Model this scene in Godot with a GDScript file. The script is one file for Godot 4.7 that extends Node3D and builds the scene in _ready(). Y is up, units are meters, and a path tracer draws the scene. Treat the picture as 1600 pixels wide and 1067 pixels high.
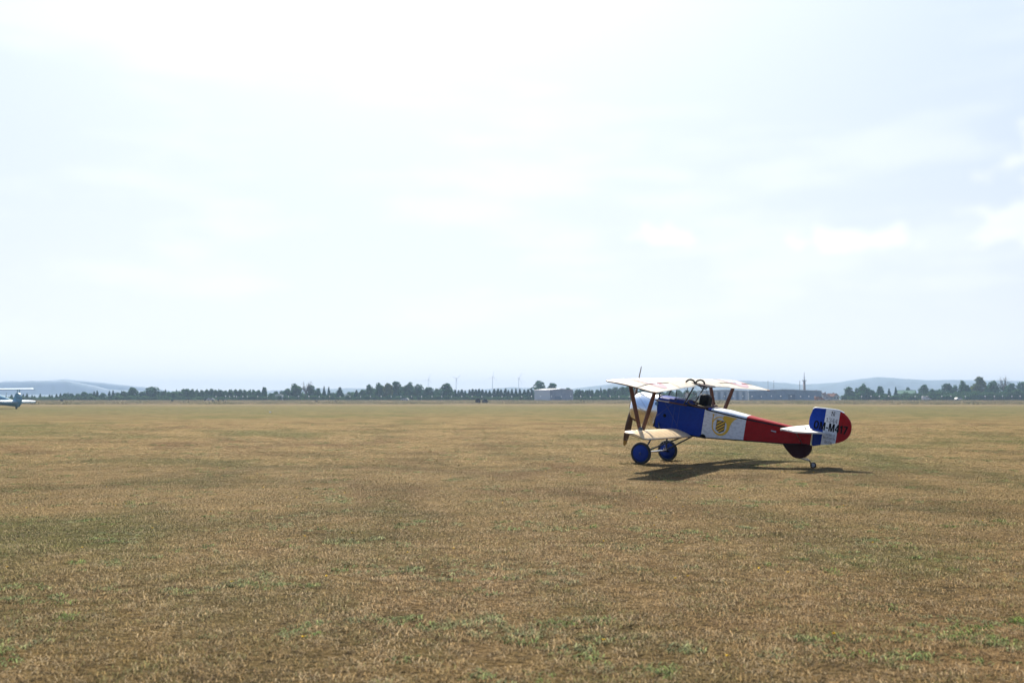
extends Node3D
# A parked tricolour biplane on a dry airfield. y up, metres, the camera looks along -z.

const YAW := -33.0
var mats := {}
var used := {}
var rng := RandomNumberGenerator.new()
var noise_a := FastNoiseLite.new()
var noise_b := FastNoiseLite.new()
var noise_c := FastNoiseLite.new()
var sun_dir := Vector3.ZERO


func _ready() -> void:
	setup()
	rng.seed = 2024
	noise_a.seed = 3; noise_a.frequency = 0.035; noise_a.fractal_octaves = 4
	noise_b.seed = 8; noise_b.frequency = 0.22; noise_b.fractal_octaves = 3
	noise_c.seed = 14; noise_c.frequency = 0.75; noise_c.fractal_octaves = 3
	make_ground()
	make_hills()
	make_buildings()
	make_tree_materials()
	make_woods()
	make_undergrowth()
	make_biplane()
	make_far_plane()
	make_edge_things()
	rng.seed = 515
	make_grass()


# ---------------------------------------------------------------- helpers
func numbered(called: String) -> String:
	if not used.has(called):
		used[called] = 0
		return called
	used[called] += 1
	return "%s_%03d" % [called, used[called]]

func tag(o: Node3D, label: String, category: String, group := "", kind := "") -> Node3D:
	if label: o.set_meta("label", label)
	if category: o.set_meta("category", category)
	if group: o.set_meta("group", group)
	if kind: o.set_meta("kind", kind)
	return o

func thing(called: String, label: String, category: String, at := Vector3.ZERO, turn := 0.0, group := "") -> Node3D:
	var o := Node3D.new()
	o.name = numbered(called)
	add_child(o)
	o.position = at
	o.rotation.y = turn
	tag(o, label, category, group)
	return o

func mesh_node(called: String, m: Mesh, mat: Material, parent: Node3D, xf := Transform3D.IDENTITY) -> MeshInstance3D:
	var o := MeshInstance3D.new()
	o.name = numbered(called) if parent == self else called
	o.mesh = m
	o.material_override = mat
	o.transform = xf
	parent.add_child(o, true)
	return o

func put(called: String, st: SurfaceTool, mat: Material, parent: Node3D, xf := Transform3D.IDENTITY) -> MeshInstance3D:
	st.generate_normals()
	return mesh_node(called, st.commit(), mat, parent, xf)

func begin() -> SurfaceTool:
	var st := SurfaceTool.new()
	st.begin(Mesh.PRIMITIVE_TRIANGLES)
	return st

func paint(called: String, c: Color, rough := 0.7, metal := 0.0, extra := {}) -> StandardMaterial3D:
	if mats.has(called): return mats[called]
	var m := StandardMaterial3D.new()
	m.albedo_color = c.linear_to_srgb()
	m.roughness = rough
	m.metallic = metal
	for k in extra: m.set(k, extra[k])
	mats[called] = m
	return m

func tri(st: SurfaceTool, a: Vector3, b: Vector3, c: Vector3) -> void:
	st.add_vertex(a); st.add_vertex(b); st.add_vertex(c)

func quad(st: SurfaceTool, a: Vector3, b: Vector3, c: Vector3, d: Vector3) -> void:
	tri(st, a, b, c); tri(st, a, c, d)

func box(st: SurfaceTool, c: Vector3, s: Vector3, b := Basis.IDENTITY) -> void:
	st.set_smooth_group(-1)
	var h := s / 2.0
	var p := []
	for i in 8: p.append(c + b * Vector3(h.x if i & 1 else -h.x, h.y if i & 2 else -h.y, h.z if i & 4 else -h.z))
	for f in [[0, 2, 3, 1], [4, 5, 7, 6], [0, 4, 6, 2], [1, 3, 7, 5], [2, 6, 7, 3], [0, 1, 5, 4]]:
		quad(st, p[f[0]], p[f[3]], p[f[2]], p[f[1]])

# a skin over rings of points; panels: the smooth group of each strip round the ring
func loft(st: SurfaceTool, rings: Array, closed := true, cap0 := true, cap1 := true, panels := []) -> void:
	var n: int = rings[0].size()
	for i in rings.size() - 1:
		for j in (n if closed else n - 1):
			st.set_smooth_group(panels[j] if panels else 1)
			var k := (j + 1) % n
			quad(st, rings[i][j], rings[i + 1][j], rings[i + 1][k], rings[i][k])
	st.set_smooth_group(-1)
	for e in 2:
		if not [cap0, cap1][e]: continue
		var r: Array = rings[0] if e == 0 else rings[-1]
		var mid := Vector3.ZERO
		for v in r: mid += v / n
		for j in n:
			if e == 0: tri(st, mid, r[j], r[(j + 1) % n])
			else: tri(st, mid, r[(j + 1) % n], r[j])

func ring(c: Vector3, u: Vector3, v: Vector3, n := 10) -> Array:
	var r := []
	for i in n:
		var a := TAU * i / n
		r.append(c + u * cos(a) + v * sin(a))
	return r

# a round or streamlined bar from a to b
func bar(st: SurfaceTool, a: Vector3, b: Vector3, r0: float, r1 := -1.0, n := 8, wide := Vector3.ZERO, thin := 1.0) -> void:
	if r1 < 0: r1 = r0
	var d := (b - a).normalized()
	var u := (wide - d * wide.dot(d)).normalized() if wide != Vector3.ZERO else d.cross(Vector3(0.31, 0.2, 0.93)).normalized()
	var v := d.cross(u) * thin
	loft(st, [ring(a, u * r0, v * r0, n), ring(b, u * r1, v * r1, n)])

func path_tube(st: SurfaceTool, pts: Array, r: float, n := 7) -> void:
	var rings := []
	var up := Vector3(0.13, 0.07, 0.99)
	for i in pts.size():
		var d: Vector3 = (pts[mini(i + 1, pts.size() - 1)] - pts[maxi(i - 1, 0)]).normalized()
		var u := d.cross(up).normalized()
		rings.append(ring(pts[i], u * r, d.cross(u) * r, n))
	loft(st, rings)

# profile: [along, radius] pairs turned round the axis
func lathe(st: SurfaceTool, profile: Array, at: Vector3, axis: Vector3, n := 24, caps := true) -> void:
	var u := axis.cross(Vector3(0.2, 0.93, 0.31)).normalized()
	var v := axis.cross(u)
	var rings := []
	for p in profile: rings.append(ring(at + axis * p[0], u * p[1], v * p[1], n))
	loft(st, rings, true, caps, caps)

# a flat outline in the x-y plane, given thickness along z
func slab(st: SurfaceTool, poly: PackedVector2Array, z0: float, z1: float) -> void:
	st.set_smooth_group(-1)
	var idx := Geometry2D.triangulate_polygon(poly)
	for i in range(0, idx.size(), 3):
		var a := poly[idx[i]]; var b := poly[idx[i + 1]]; var c := poly[idx[i + 2]]
		if (b - a).cross(c - a) > 0:
			var t := b; b = c; c = t
		tri(st, Vector3(a.x, a.y, z1), Vector3(b.x, b.y, z1), Vector3(c.x, c.y, z1))
		tri(st, Vector3(a.x, a.y, z0), Vector3(c.x, c.y, z0), Vector3(b.x, b.y, z0))
	var ccw := not Geometry2D.is_polygon_clockwise(poly)
	for i in poly.size():
		var a := poly[i]; var b := poly[(i + 1) % poly.size()]
		if ccw: quad(st, Vector3(a.x, a.y, z0), Vector3(a.x, a.y, z1), Vector3(b.x, b.y, z1), Vector3(b.x, b.y, z0))
		else: quad(st, Vector3(b.x, b.y, z0), Vector3(b.x, b.y, z1), Vector3(a.x, a.y, z1), Vector3(a.x, a.y, z0))

func curve(tab: Array, x: float) -> float:
	if x <= tab[0][0]: return tab[0][1]
	for i in tab.size() - 1:
		if x <= tab[i + 1][0]:
			return lerpf(tab[i][1], tab[i + 1][1], (x - tab[i][0]) / (tab[i + 1][0] - tab[i][0]))
	return tab[-1][1]

func rise(p: Vector2) -> float:
	return 1.3 * smoothstep(380.0, 640.0, p.length())

func spot(x: float, z: float) -> Vector3:
	return Vector3(x, rise(Vector2(x, z)), z)


# ---------------------------------------------------------------- air and light
func make_sky() -> ImageTexture:
	var w := 1400
	var h := 700
	var im := Image.create_empty(w, h, false, Image.FORMAT_RGBF)
	var n1 := FastNoiseLite.new()
	n1.seed = 11; n1.frequency = 1.6; n1.fractal_octaves = 5
	var n2 := FastNoiseLite.new()
	n2.seed = 23; n2.frequency = 5.0; n2.fractal_octaves = 4
	var blue := Vector3(0.235, 0.395, 0.70)
	var white := Vector3(0.985, 0.985, 0.985)
	var puffs := [Vector4(31.5, 11.7, 4.6, 1.9), Vector4(28.4, 9.0, 3.4, 1.6), Vector4(28.6, 12.6, 1.2, 1.5), Vector4(35.0, 13.5, 3.5, 2.6), Vector4(18.9, 8.6, 3.4, 0.9), Vector4(8.6, 9.2, 1.9, 0.75), Vector4(46.0, 10.0, 5.0, 2.0), Vector4(-52.0, 11.0, 6.0, 2.2)]
	for j in h:
		var el := (0.5 - (j + 0.5) / h) * PI
		var ce := cos(el)
		var se := sin(el)
		var eld := rad_to_deg(el)
		if eld < -4.0:
			for i in w: im.set_pixel(i, j, Color(0.30, 0.27, 0.22))
			continue
		var low := exp(-maxf(eld, 0.0) / 12.5)
		for i in w:
			var az := fposmod((i + 0.5) / w * TAU + PI, TAU) - PI   # the picture begins at -z
			var d := Vector3(sin(az) * ce, se, -cos(az) * ce)
			var g := rad_to_deg(acos(clampf(d.dot(sun_dir), -1, 1)))
			var aur := exp(-g * g / 1250.0)
			# thin streaked veil, drawn out along the horizon
			var q := Vector3(d.x / (0.22 + maxf(d.y, 0.0)), d.y * 5.0, d.z / (0.22 + maxf(d.y, 0.0)))
			var veil := smoothstep(-0.12, 0.55, n1.get_noise_3dv(q * 0.9) + 0.35 * n2.get_noise_3dv(Vector3(q.x * 0.5, q.y * 2.2, q.z * 0.5)))
			veil *= 0.75 * smoothstep(0.0, 0.12, d.y) * smoothstep(1.0, 0.55, d.y)
			var wgt := 1.0 - (1.0 - 0.96 * low) * (1.0 - aur) * (1.0 - veil * 0.22)
			# small heaped clouds
			var azd := rad_to_deg(az)
			var pile := 0.0
			for p in puffs:
				var dx: float = (azd - p.x) / p.z
				var dy: float = (eld - p.y) / p.w
				var r2 := dx * dx + (dy * dy if dy > 0 else dy * dy * 2.0)
				if r2 < 3.0:
					pile = maxf(pile, smoothstep(0.30, 0.62, 1.0 - sqrt(r2) * 0.62 + 0.55 * n2.get_noise_2d(azd * 0.085, eld * 0.13)) )
			wgt = 1.0 - (1.0 - wgt) * (1.0 - 0.45 * pile)
			var c := blue.lerp(white, wgt)
			c *= 1.0 + 0.28 * aur + 1.6 * exp(-g * g / 90.0)
			c *= 0.97 + 0.03 * veil
			# away from the sun the air is plainly darker and bluer
			c *= Vector3.ONE.lerp(Vector3(0.40, 0.48, 0.60), smoothstep(38.0, 105.0, g))
			im.set_pixel(i, j, Color(c.x, c.y, c.z))
	return ImageTexture.create_from_image(im)

func setup() -> void:
	var cam := Camera3D.new()
	cam.name = "camera"
	add_child(cam)
	cam.position = Vector3(0, 1.88, 0)
	cam.rotation_degrees = Vector3(3.32, 0, 0)
	cam.near = 0.1
	cam.far = 20000.0
	var lens := CameraAttributesPhysical.new()
	lens.frustum_focal_length = 35.0
	lens.frustum_focus_distance = 29.0
	lens.exposure_aperture = 2.0
	cam.attributes = lens
	cam.fov = 37.8
	cam.current = true

	var az := deg_to_rad(SUN_AZ)
	var el := deg_to_rad(SUN_EL)
	sun_dir = Vector3(sin(az) * cos(el), sin(el), -cos(az) * cos(el))
	var env := Environment.new()
	env.background_mode = Environment.BG_SKY
	env.sky = Sky.new()
	var pan := PanoramaSkyMaterial.new()
	pan.panorama = make_sky()
	pan.energy_multiplier = 0.675
	env.sky.sky_material = pan
	env.tonemap_mode = Environment.TONE_MAPPER_LINEAR
	env.tonemap_exposure = EXPOSURE
	env.fog_enabled = true
	env.fog_density = FOG
	env.fog_light_color = Color(0.77, 0.885, 1.0)
	env.sdfgi_enabled = true
	env.ssao_enabled = true
	env.ssil_enabled = true
	var we := WorldEnvironment.new()
	we.name = "world_environment"
	we.environment = env
	add_child(we)
	var sun := DirectionalLight3D.new()
	sun.name = "sun"
	sun.light_energy = 1.6
	sun.light_color = Color(1.0, 0.955, 0.88)
	sun.light_angular_distance = 0.6
	sun.shadow_enabled = true
	add_child(sun)
	sun.look_at_from_position(sun_dir * 100.0, Vector3.ZERO)

const SUN_AZ := -6.0
const SUN_EL := 45.0
const EXPOSURE := 1.85
const FOG := 0.00030


# ---------------------------------------------------------------- ground and grass
func field_tone(x: float, z: float) -> Color:
	var d := Vector2(x, z).length()
	var a := noise_a.get_noise_2d(x, z * 0.8)               # patches of tens of metres
	var b := noise_b.get_noise_2d(x, z * 0.7)               # patches of a few metres
	var straw := Vector3(0.285, 0.198, 0.086)
	var brown := Vector3(0.195, 0.122, 0.052)
	var olive := Vector3(0.142, 0.136, 0.042)
	var v := straw.lerp(brown, smoothstep(0.0, 0.5, b + 0.1))
	v = v.lerp(olive, clampf(smoothstep(-0.05, 0.55, a * 0.9 + b * 0.55) * 0.85, 0, 1))
	# lens darkening painted into the near ground as browner soil
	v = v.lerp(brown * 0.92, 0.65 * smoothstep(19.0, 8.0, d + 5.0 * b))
	# far mown lanes, green then pale
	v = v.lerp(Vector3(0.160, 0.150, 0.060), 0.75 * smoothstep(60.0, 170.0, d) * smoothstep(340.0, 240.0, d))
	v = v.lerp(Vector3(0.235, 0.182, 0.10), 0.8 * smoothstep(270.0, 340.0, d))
	return Color(v.x, v.y, v.z)

func make_ground() -> void:
	var st := begin()
	var sectors := 480
	var radii := [0.0]
	var r := 1.0
	while r < 3300.0:
		radii.append(r)
		r *= 1.042
	radii.append(3300.0)
	var pts := PackedVector3Array()
	var cols := PackedColorArray()
	var nor := PackedVector3Array()
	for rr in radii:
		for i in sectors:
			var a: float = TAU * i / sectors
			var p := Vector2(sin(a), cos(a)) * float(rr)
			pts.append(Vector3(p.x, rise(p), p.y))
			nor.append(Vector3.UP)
			# thatch under the near blades, shade of the gaps painted into its colour
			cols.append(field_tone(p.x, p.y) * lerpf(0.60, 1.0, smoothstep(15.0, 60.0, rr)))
	var idx := PackedInt32Array()
	for j in radii.size() - 1:
		for i in sectors:
			var k := (i + 1) % sectors
			var p0 := j * sectors
			var p1 := p0 + sectors
			idx.append_array([p0 + i, p1 + k, p1 + i, p0 + i, p0 + k, p1 + k])
	var arr := []
	arr.resize(Mesh.ARRAY_MAX)
	arr[Mesh.ARRAY_VERTEX] = pts
	arr[Mesh.ARRAY_NORMAL] = nor
	arr[Mesh.ARRAY_COLOR] = cols
	arr[Mesh.ARRAY_INDEX] = idx
	var am := ArrayMesh.new()
	am.add_surface_from_arrays(Mesh.PRIMITIVE_TRIANGLES, arr)
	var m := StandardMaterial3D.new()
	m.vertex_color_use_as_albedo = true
	m.roughness = 0.95
	m.metallic_specular = 0.15
	m.uv1_triplanar = true
	m.uv1_world_triplanar = true
	m.uv1_scale = Vector3.ONE / 5.3
	m.albedo_texture = grain(31, 0.035, 5, [0.0, Color(0.42, 0.42, 0.44), 0.42, Color(0.86, 0.86, 0.84), 0.62, Color(1, 1, 1), 1.0, Color(1, 1, 1)], 1024)
	m.uv2_triplanar = true
	m.uv2_world_triplanar = true
	m.uv2_scale = Vector3.ONE / 43.0
	m.detail_enabled = true
	m.detail_blend_mode = BaseMaterial3D.BLEND_MODE_MUL
	m.detail_uv_layer = BaseMaterial3D.DETAIL_UV_2
	m.detail_albedo = grain(57, 0.02, 6, [0.0, Color(0.66, 0.70, 0.62), 0.5, Color(0.93, 0.93, 0.92), 1.0, Color(1, 1, 1)], 1024)
	m.heightmap_enabled = true
	m.heightmap_scale = 4.0
	m.heightmap_texture = grain(83, 0.06, 4, [0.0, Color.BLACK, 1.0, Color.WHITE], 1024)
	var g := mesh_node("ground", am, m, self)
	g.set_meta("kind", "structure")
	g.set_meta("label", "wide flat airfield of short sun-dried grass reaching the trees")

func grain(s: int, freq: float, oct: int, ramp: Array, size := 512) -> NoiseTexture2D:
	var n := FastNoiseLite.new()
	n.seed = s
	n.frequency = freq
	n.fractal_octaves = oct
	var t := NoiseTexture2D.new()
	t.width = size
	t.height = size
	t.seamless = true
	t.noise = n
	var g := Gradient.new()
	var offs := PackedFloat32Array()
	var cols := PackedColorArray()
	for i in range(0, ramp.size(), 2):
		offs.append(ramp[i])
		cols.append(ramp[i + 1])
	g.offsets = offs
	g.colors = cols
	t.color_ramp = g
	return t

func clump(blades: int, radius: float, hmin: float, hmax: float, width: float, lean: float, seed_: int) -> ArrayMesh:
	var rg := RandomNumberGenerator.new()
	rg.seed = seed_
	var pts := PackedVector3Array()
	var nor := PackedVector3Array()
	var col := PackedColorArray()
	for i in blades:
		var a := rg.randf() * TAU
		var q := sqrt(rg.randf()) * radius
		var base := Vector3(cos(a) * q, -0.004, sin(a) * q)
		var h := rg.randf_range(hmin, hmax)
		var b := rg.randf() * TAU
		var out := Vector3(cos(b), 0, sin(b))
		var side := Vector3(-out.z, 0, out.x) * width * rg.randf_range(0.6, 1.3)
		var l := rg.randf_range(0.2, 1.0) * lean
		var mid := base + Vector3(0, h * 0.6, 0) + out * h * l * 0.4
		var tip := base + Vector3(0, h * maxf(0.25, 1.0 - 0.4 * l), 0) + out * h * l
		var tone := rg.randf_range(0.5, 1.3)
		var warm := rg.randf_range(-0.12, 0.12)
		var n := (Vector3.UP * 0.8 + out * 0.5).normalized()
		for v in [base - side, mid - side * 0.8, base + side, base + side, mid - side * 0.8, mid + side * 0.8, mid - side * 0.8, tip, mid + side * 0.8]:
			pts.append(v)
			nor.append(n)
			col.append(Color(tone * (1.0 + warm), tone, tone * (1.0 - warm), 1))
	var arr := []
	arr.resize(Mesh.ARRAY_MAX)
	arr[Mesh.ARRAY_VERTEX] = pts
	arr[Mesh.ARRAY_NORMAL] = nor
	arr[Mesh.ARRAY_COLOR] = col
	var am := ArrayMesh.new()
	am.add_surface_from_arrays(Mesh.PRIMITIVE_TRIANGLES, arr)
	return am

func scatter(called: String, m: Mesh, mat: Material, rows: Array) -> void:
	var buf := PackedFloat32Array()
	buf.resize(rows.size() * 16)
	var k := 0
	for q in rows:   # [position, turn, scale, height, colour]
		var c: float = cos(q[1]) * q[2]
		var s: float = sin(q[1]) * q[2]
		var p: Vector3 = q[0]
		var t: Color = q[4]
		for v in [c, 0.0, s, p.x, 0.0, q[3], 0.0, p.y, -s, 0.0, c, p.z, t.r, t.g, t.b, 1.0]:
			buf[k] = v
			k += 1
	var mm := MultiMesh.new()
	mm.transform_format = MultiMesh.TRANSFORM_3D
	mm.use_colors = true
	mm.mesh = m
	mm.instance_count = rows.size()
	mm.buffer = buf
	var o := MultiMeshInstance3D.new()
	o.name = numbered(called)
	o.multimesh = mm
	o.material_override = mat
	o.set_meta("kind", "stuff")
	add_child(o)

func make_grass() -> void:
	var gm := StandardMaterial3D.new()
	gm.vertex_color_use_as_albedo = true
	gm.roughness = 0.75
	gm.metallic_specular = 0.25
	gm.backlight_enabled = true
	gm.backlight = Color(0.5, 0.5, 0.5)
	var bands := [[5.0, 13.0, 170.0, 24, 0.10, 0.018, 0.046, 0.0018], [13.0, 28.0, 85.0, 24, 0.16, 0.014, 0.034, 0.0026], [28.0, 90.0, 22.0, 28, 0.34, 0.012, 0.030, 0.005]]
	for b in bands.size():
		var q: Array = bands[b]
		var rows := []
		var z: float = q[0]
		while z < q[1]:
			var step := 0.5
			var half: float = 0.56 * z + 3.5
			var n := int(q[2] * step * half * 2.0 * (smoothstep(92.0, 34.0, z) if b == 2 else 1.0))
			for i in n:
				var x := rng.randf_range(-half, half)
				var zz := z + rng.randf() * step
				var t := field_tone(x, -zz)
				var f := noise_c.get_noise_2d(x, -zz)
				# worn spots stay nearly bare
				if f < -0.32 and rng.randf() < 0.55: continue
				var v := Vector3(t.r, t.g, t.b) * 1.28
				var pick := rng.randf()
				if pick < 0.22: v = v.lerp(Vector3(0.40, 0.31, 0.19), 0.7)
				elif pick < 0.36: v = v.lerp(Vector3(0.10, 0.055, 0.025), 0.6)
				elif pick < 0.50 + 0.5 * f: v = v.lerp(Vector3(0.085, 0.12, 0.03), 0.6)
				v *= rng.randf_range(0.62, 1.25)
				var s := rng.randf_range(0.75, 1.3)
				rows.append([Vector3(x, 0, -zz), rng.randf() * TAU, s, s * rng.randf_range(0.6, 1.15) * (1.0 + 0.4 * f), Color(v.x, v.y, v.z)])
			z += step
		scatter("dry_grass", clump(q[3], q[4], q[5], q[6], q[7], 2.1, 40 + b), gm, rows)
	# fresh green weeds between the straw
	var green := []
	for i in 15000:
		var z := 5.5 + 75.0 * pow(rng.randf(), 1.5)
		var half := 0.56 * z + 3.5
		var x := rng.randf_range(-half, half)
		var f := noise_c.get_noise_2d(x * 0.5 + 70.0, -z * 0.5)
		if f < -0.06 + 0.50 * pow(rng.randf(), 0.6): continue
		var v := Vector3(0.075, 0.135, 0.012).lerp(Vector3(0.19, 0.20, 0.085), pow(rng.randf(), 0.8))
		for k in rng.randi_range(1, 5):
			var s := rng.randf_range(0.4, 1.15)
			green.append([Vector3(x + rng.randfn(0, 0.07), 0, -z + rng.randfn(0, 0.09)), rng.randf() * TAU, s, s * rng.randf_range(0.4, 1.0), Color(v.x, v.y, v.z) * rng.randf_range(0.65, 1.25)])
	scatter("green_weeds", clump(20, 0.085, 0.025, 0.06, 0.0045, 2.0, 77), gm, green)
	var yellow := []
	for i in 60:
		var z := 7.0 + 22.0 * rng.randf()
		var x := rng.randf_range(-0.6 * z, 0.6 * z)
		yellow.append([Vector3(x, 0.045, -z), rng.randf() * TAU, 1.0, 1.0, Color(0.75, 0.50, 0.02)])
	scatter("yellow_wildflowers", clump(9, 0.006, 0.012, 0.022, 0.006, 1.6, 78), gm, yellow)
	# longer blades left standing round the wheels
	var tufts := []
	for c in [Vector2(3.52, -29.2), Vector2(5.05, -30.76), Vector2(8.19, -27.40)]:
		for i in 46:
			var a := rng.randf() * TAU
			var q := 0.12 + 0.42 * rng.randf()
			var t := rng.randf_range(0.7, 1.15)
			tufts.append([Vector3(c.x + cos(a) * q, 0, c.y + sin(a) * q * 0.7), rng.randf() * TAU, rng.randf_range(0.7, 1.2), rng.randf_range(0.6, 1.3), Color(0.25 * t, 0.20 * t, 0.085 * t)])
	scatter("standing_grass", clump(16, 0.07, 0.03, 0.075, 0.004, 1.3, 81), gm, tufts)
	# taller dry stand along the far edge of the field
	var tall := []
	for i in 16000:
		var a := deg_to_rad(rng.randf_range(-36, 36))
		var d := 395.0 + 190.0 * rng.randf()
		var f := noise_b.get_noise_2d(sin(a) * d * 0.2, d * 0.2)
		var v := Vector3(0.235, 0.175, 0.095).lerp(Vector3(0.125, 0.125, 0.05), clampf(0.45 + 1.2 * f + rng.randfn(0, 0.15), 0, 1))
		tall.append([spot(sin(a) * d, -cos(a) * d), rng.randf() * TAU, rng.randf_range(0.8, 1.5), rng.randf_range(0.45, 1.05) * (0.9 + 0.7 * f), Color(v.x, v.y, v.z)])
	scatter("tall_dry_grass", clump(26, 0.9, 0.35, 0.85, 0.035, 0.7, 79), gm, tall)


# ---------------------------------------------------------------- the tricolour biplane
# root frame: x aft, y up, z to the near wing, at the ground midway between the wheels.
# airframe frame (AF): x aft along the thrust line from the propeller hub, nose up and a little wing-low.
var AF := Transform3D(Basis(Vector3.RIGHT, deg_to_rad(0.77)) * Basis(Vector3.BACK, deg_to_rad(-10.5)), Vector3(-0.62, 1.665, 0))

const W_HALF := [[0.6, 0.42], [1.7, 0.41], [2.36, 0.38], [3.0, 0.335], [3.58, 0.285], [4.7, 0.145], [5.36, 0.03]]
const T_LONG := [[0.6, 0.345], [1.5, 0.365], [2.36, 0.37], [3.58, 0.315], [4.7, 0.302], [5.36, 0.305]]
const T_BOT := [[0.6, -0.44], [1.5, -0.47], [2.36, -0.465], [3.58, -0.303], [4.7, -0.168], [5.36, -0.055]]
const T_DECK := [[0.6, 0.155], [1.2, 0.15], [1.75, 0.13], [2.4, 0.075], [3.0, 0.11], [3.58, 0.10], [4.7, 0.055], [5.0, 0.04], [5.2, 0.005]]

func hull_rings(s0: float, s1: float, step := 0.12) -> Array:   # sides and floor, open at the top
	var rings := []
	var n := maxi(2, int(ceil((s1 - s0) / step)) + 1)
	for i in n:
		var s := lerpf(s0, s1, i / float(n - 1))
		var w := curve(W_HALF, s)
		var a := curve(T_LONG, s)
		var b := curve(T_BOT, s)
		var e := minf(0.03, w * 0.5)
		rings.append([Vector3(s, a, w), Vector3(s, b + e, w), Vector3(s, b, w - e), Vector3(s, b, e - w), Vector3(s, b + e, -w), Vector3(s, a, -w)])
	return rings

func deck_rings(s0: float, s1: float, step := 0.12, lift := 0.0) -> Array:
	var rings := []
	var n := maxi(2, int(ceil((s1 - s0) / step)) + 1)
	for i in n:
		var s := lerpf(s0, s1, i / float(n - 1))
		var w := curve(W_HALF, s)
		var a := curve(T_LONG, s)
		var k := curve(T_DECK, s) + lift
		var r := []
		for j in 13:
			var t := PI * j / 12.0
			r.append(Vector3(s, a + 0.002 + k * pow(sin(t), 0.8), w * 0.995 * signf(cos(t)) * pow(absf(cos(t)), 0.75)))
		rings.append(r)
	return rings

func hull(called: String, s0: float, s1: float, mat: Material, parent: Node3D, xf := Transform3D.IDENTITY) -> MeshInstance3D:
	var st := begin()
	loft(st, hull_rings(s0, s1), false, false, false, [1, 2, 3, 4, 5])
	return put(called, st, mat, parent, xf)

# aerofoil outline between two shares of the chord; upper side first
func foil(y: float, le: float, te: float, height: Callable, x0: float, x1: float, thick: float, drop := 0.0, bow := 0.062) -> Array:
	var r := []
	var c := te - le
	var n := 12
	var flat := upper_flat(y) if bow < 0.07 else 1.0
	for k in 2 * n + 2:
		var t := (k / float(n)) if k <= n else (2 * n + 1 - k) / float(n)
		var x := lerpf(x0, x1, t * t * (2.0 - t) if x0 == 0.0 else t)
		var camber := flat * 4.0 * bow * x * (1.0 - x) * (1.15 - 0.4 * x)
		var half := thick * flat * (1.55 * sqrt(x) * (1.0 - x) + 0.035) * (1.0 if c > 0.5 else c / 0.5)
		var s := le + c * x
		r.append(Vector3(s, height.call(s, y) + camber * c + (half if k <= n else -half) - drop * (x - x0) / maxf(x1 - x0, 0.01), y))
	return r

func upper_le(y: float) -> float:
	var a := absf(y)
	var v := 0.86 + 0.052 * a
	if a > 4.15: v += 0.24 * (1.0 - sqrt(maxf(0.0, 1.0 - pow((a - 4.15) / 0.351, 2.0))))
	return v
func upper_te(y: float) -> float:
	var a := absf(y)
	var v := curve([[0.0, 1.86], [0.32, 1.86], [0.40, 1.99], [0.5, 2.01], [1.0, 2.08], [2.1, 2.21], [3.5, 2.44], [4.30, 2.575], [4.45, 2.59]], a)
	if a > 4.33: v -= 0.17 * (1.0 - sqrt(maxf(0.0, 1.0 - pow((a - 4.33) / 0.171, 2.0))))
	return v
func upper_flat(y: float) -> float:   # the section thins out towards the tip
	return 1.0 - 0.72 * pow(smoothstep(3.75, 4.5, absf(y)), 0.8)
func upper_height(s: float, _y: float) -> float:
	return 0.9927 - (s - 1.158) * 0.0379
func upper_hinge(y: float) -> float:
	return upper_te(minf(absf(y), 4.33)) - (0.40 + 0.03 * (absf(y) - 1.9))
func upper_top(s: float, y: float) -> float:   # height of the upper skin
	var le := upper_le(y)
	var c := upper_te(y) - le
	var x := clampf((s - le) / c, 0.0, 1.0)
	return upper_height(s, y) + upper_flat(y) * (4.0 * 0.062 * x * (1.0 - x) * (1.15 - 0.4 * x) * c + 0.032 * (1.55 * sqrt(x) * (1.0 - x) + 0.035))

func lower_le(y: float) -> float:
	var a := absf(y)
	var v := 1.342 + 0.0605 * (a - 0.4)
	if a > 3.60: v += 0.22 * (1.0 - sqrt(maxf(0.0, 1.0 - pow((a - 3.60) / 0.301, 2.0))))
	return v
func lower_te(y: float) -> float:
	var a := absf(y)
	var v := 2.102 + 0.058 * (a - 0.4)
	if a > 3.70: v -= 0.16 * (1.0 - sqrt(maxf(0.0, 1.0 - pow((a - 3.70) / 0.201, 2.0))))
	return v
func lower_height(s: float, y: float) -> float:
	return -0.448 + 0.034 * (absf(y) - 0.4) - (s - lower_te(y)) * 0.085 - 0.03

func wing_span(st: SurfaceTool, ys: Array, le: Callable, te: Callable, height: Callable, thick: float, x0 = null, x1 = null, drop := 0.0, bow := 0.062) -> void:
	var rings := []
	for y in ys:
		var a: float = le.call(y)
		var b: float = te.call(y)
		rings.append(foil(y, a, b, height, x0.call(y) if x0 != null else 0.0, x1.call(y) if x1 != null else 1.0, thick, drop, bow))
	loft(st, rings)

func steps(a: float, b: float, n: int) -> Array:
	var r := []
	for i in n + 1: r.append(lerpf(a, b, i / float(n)))
	return r

func tip_steps(a: float, b: float, n: int, side: float) -> Array:   # closer together towards b
	var r := []
	for i in n + 1: r.append(side * lerpf(a, b, sin(i / float(n) * PI / 2.0)))
	return r

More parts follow.
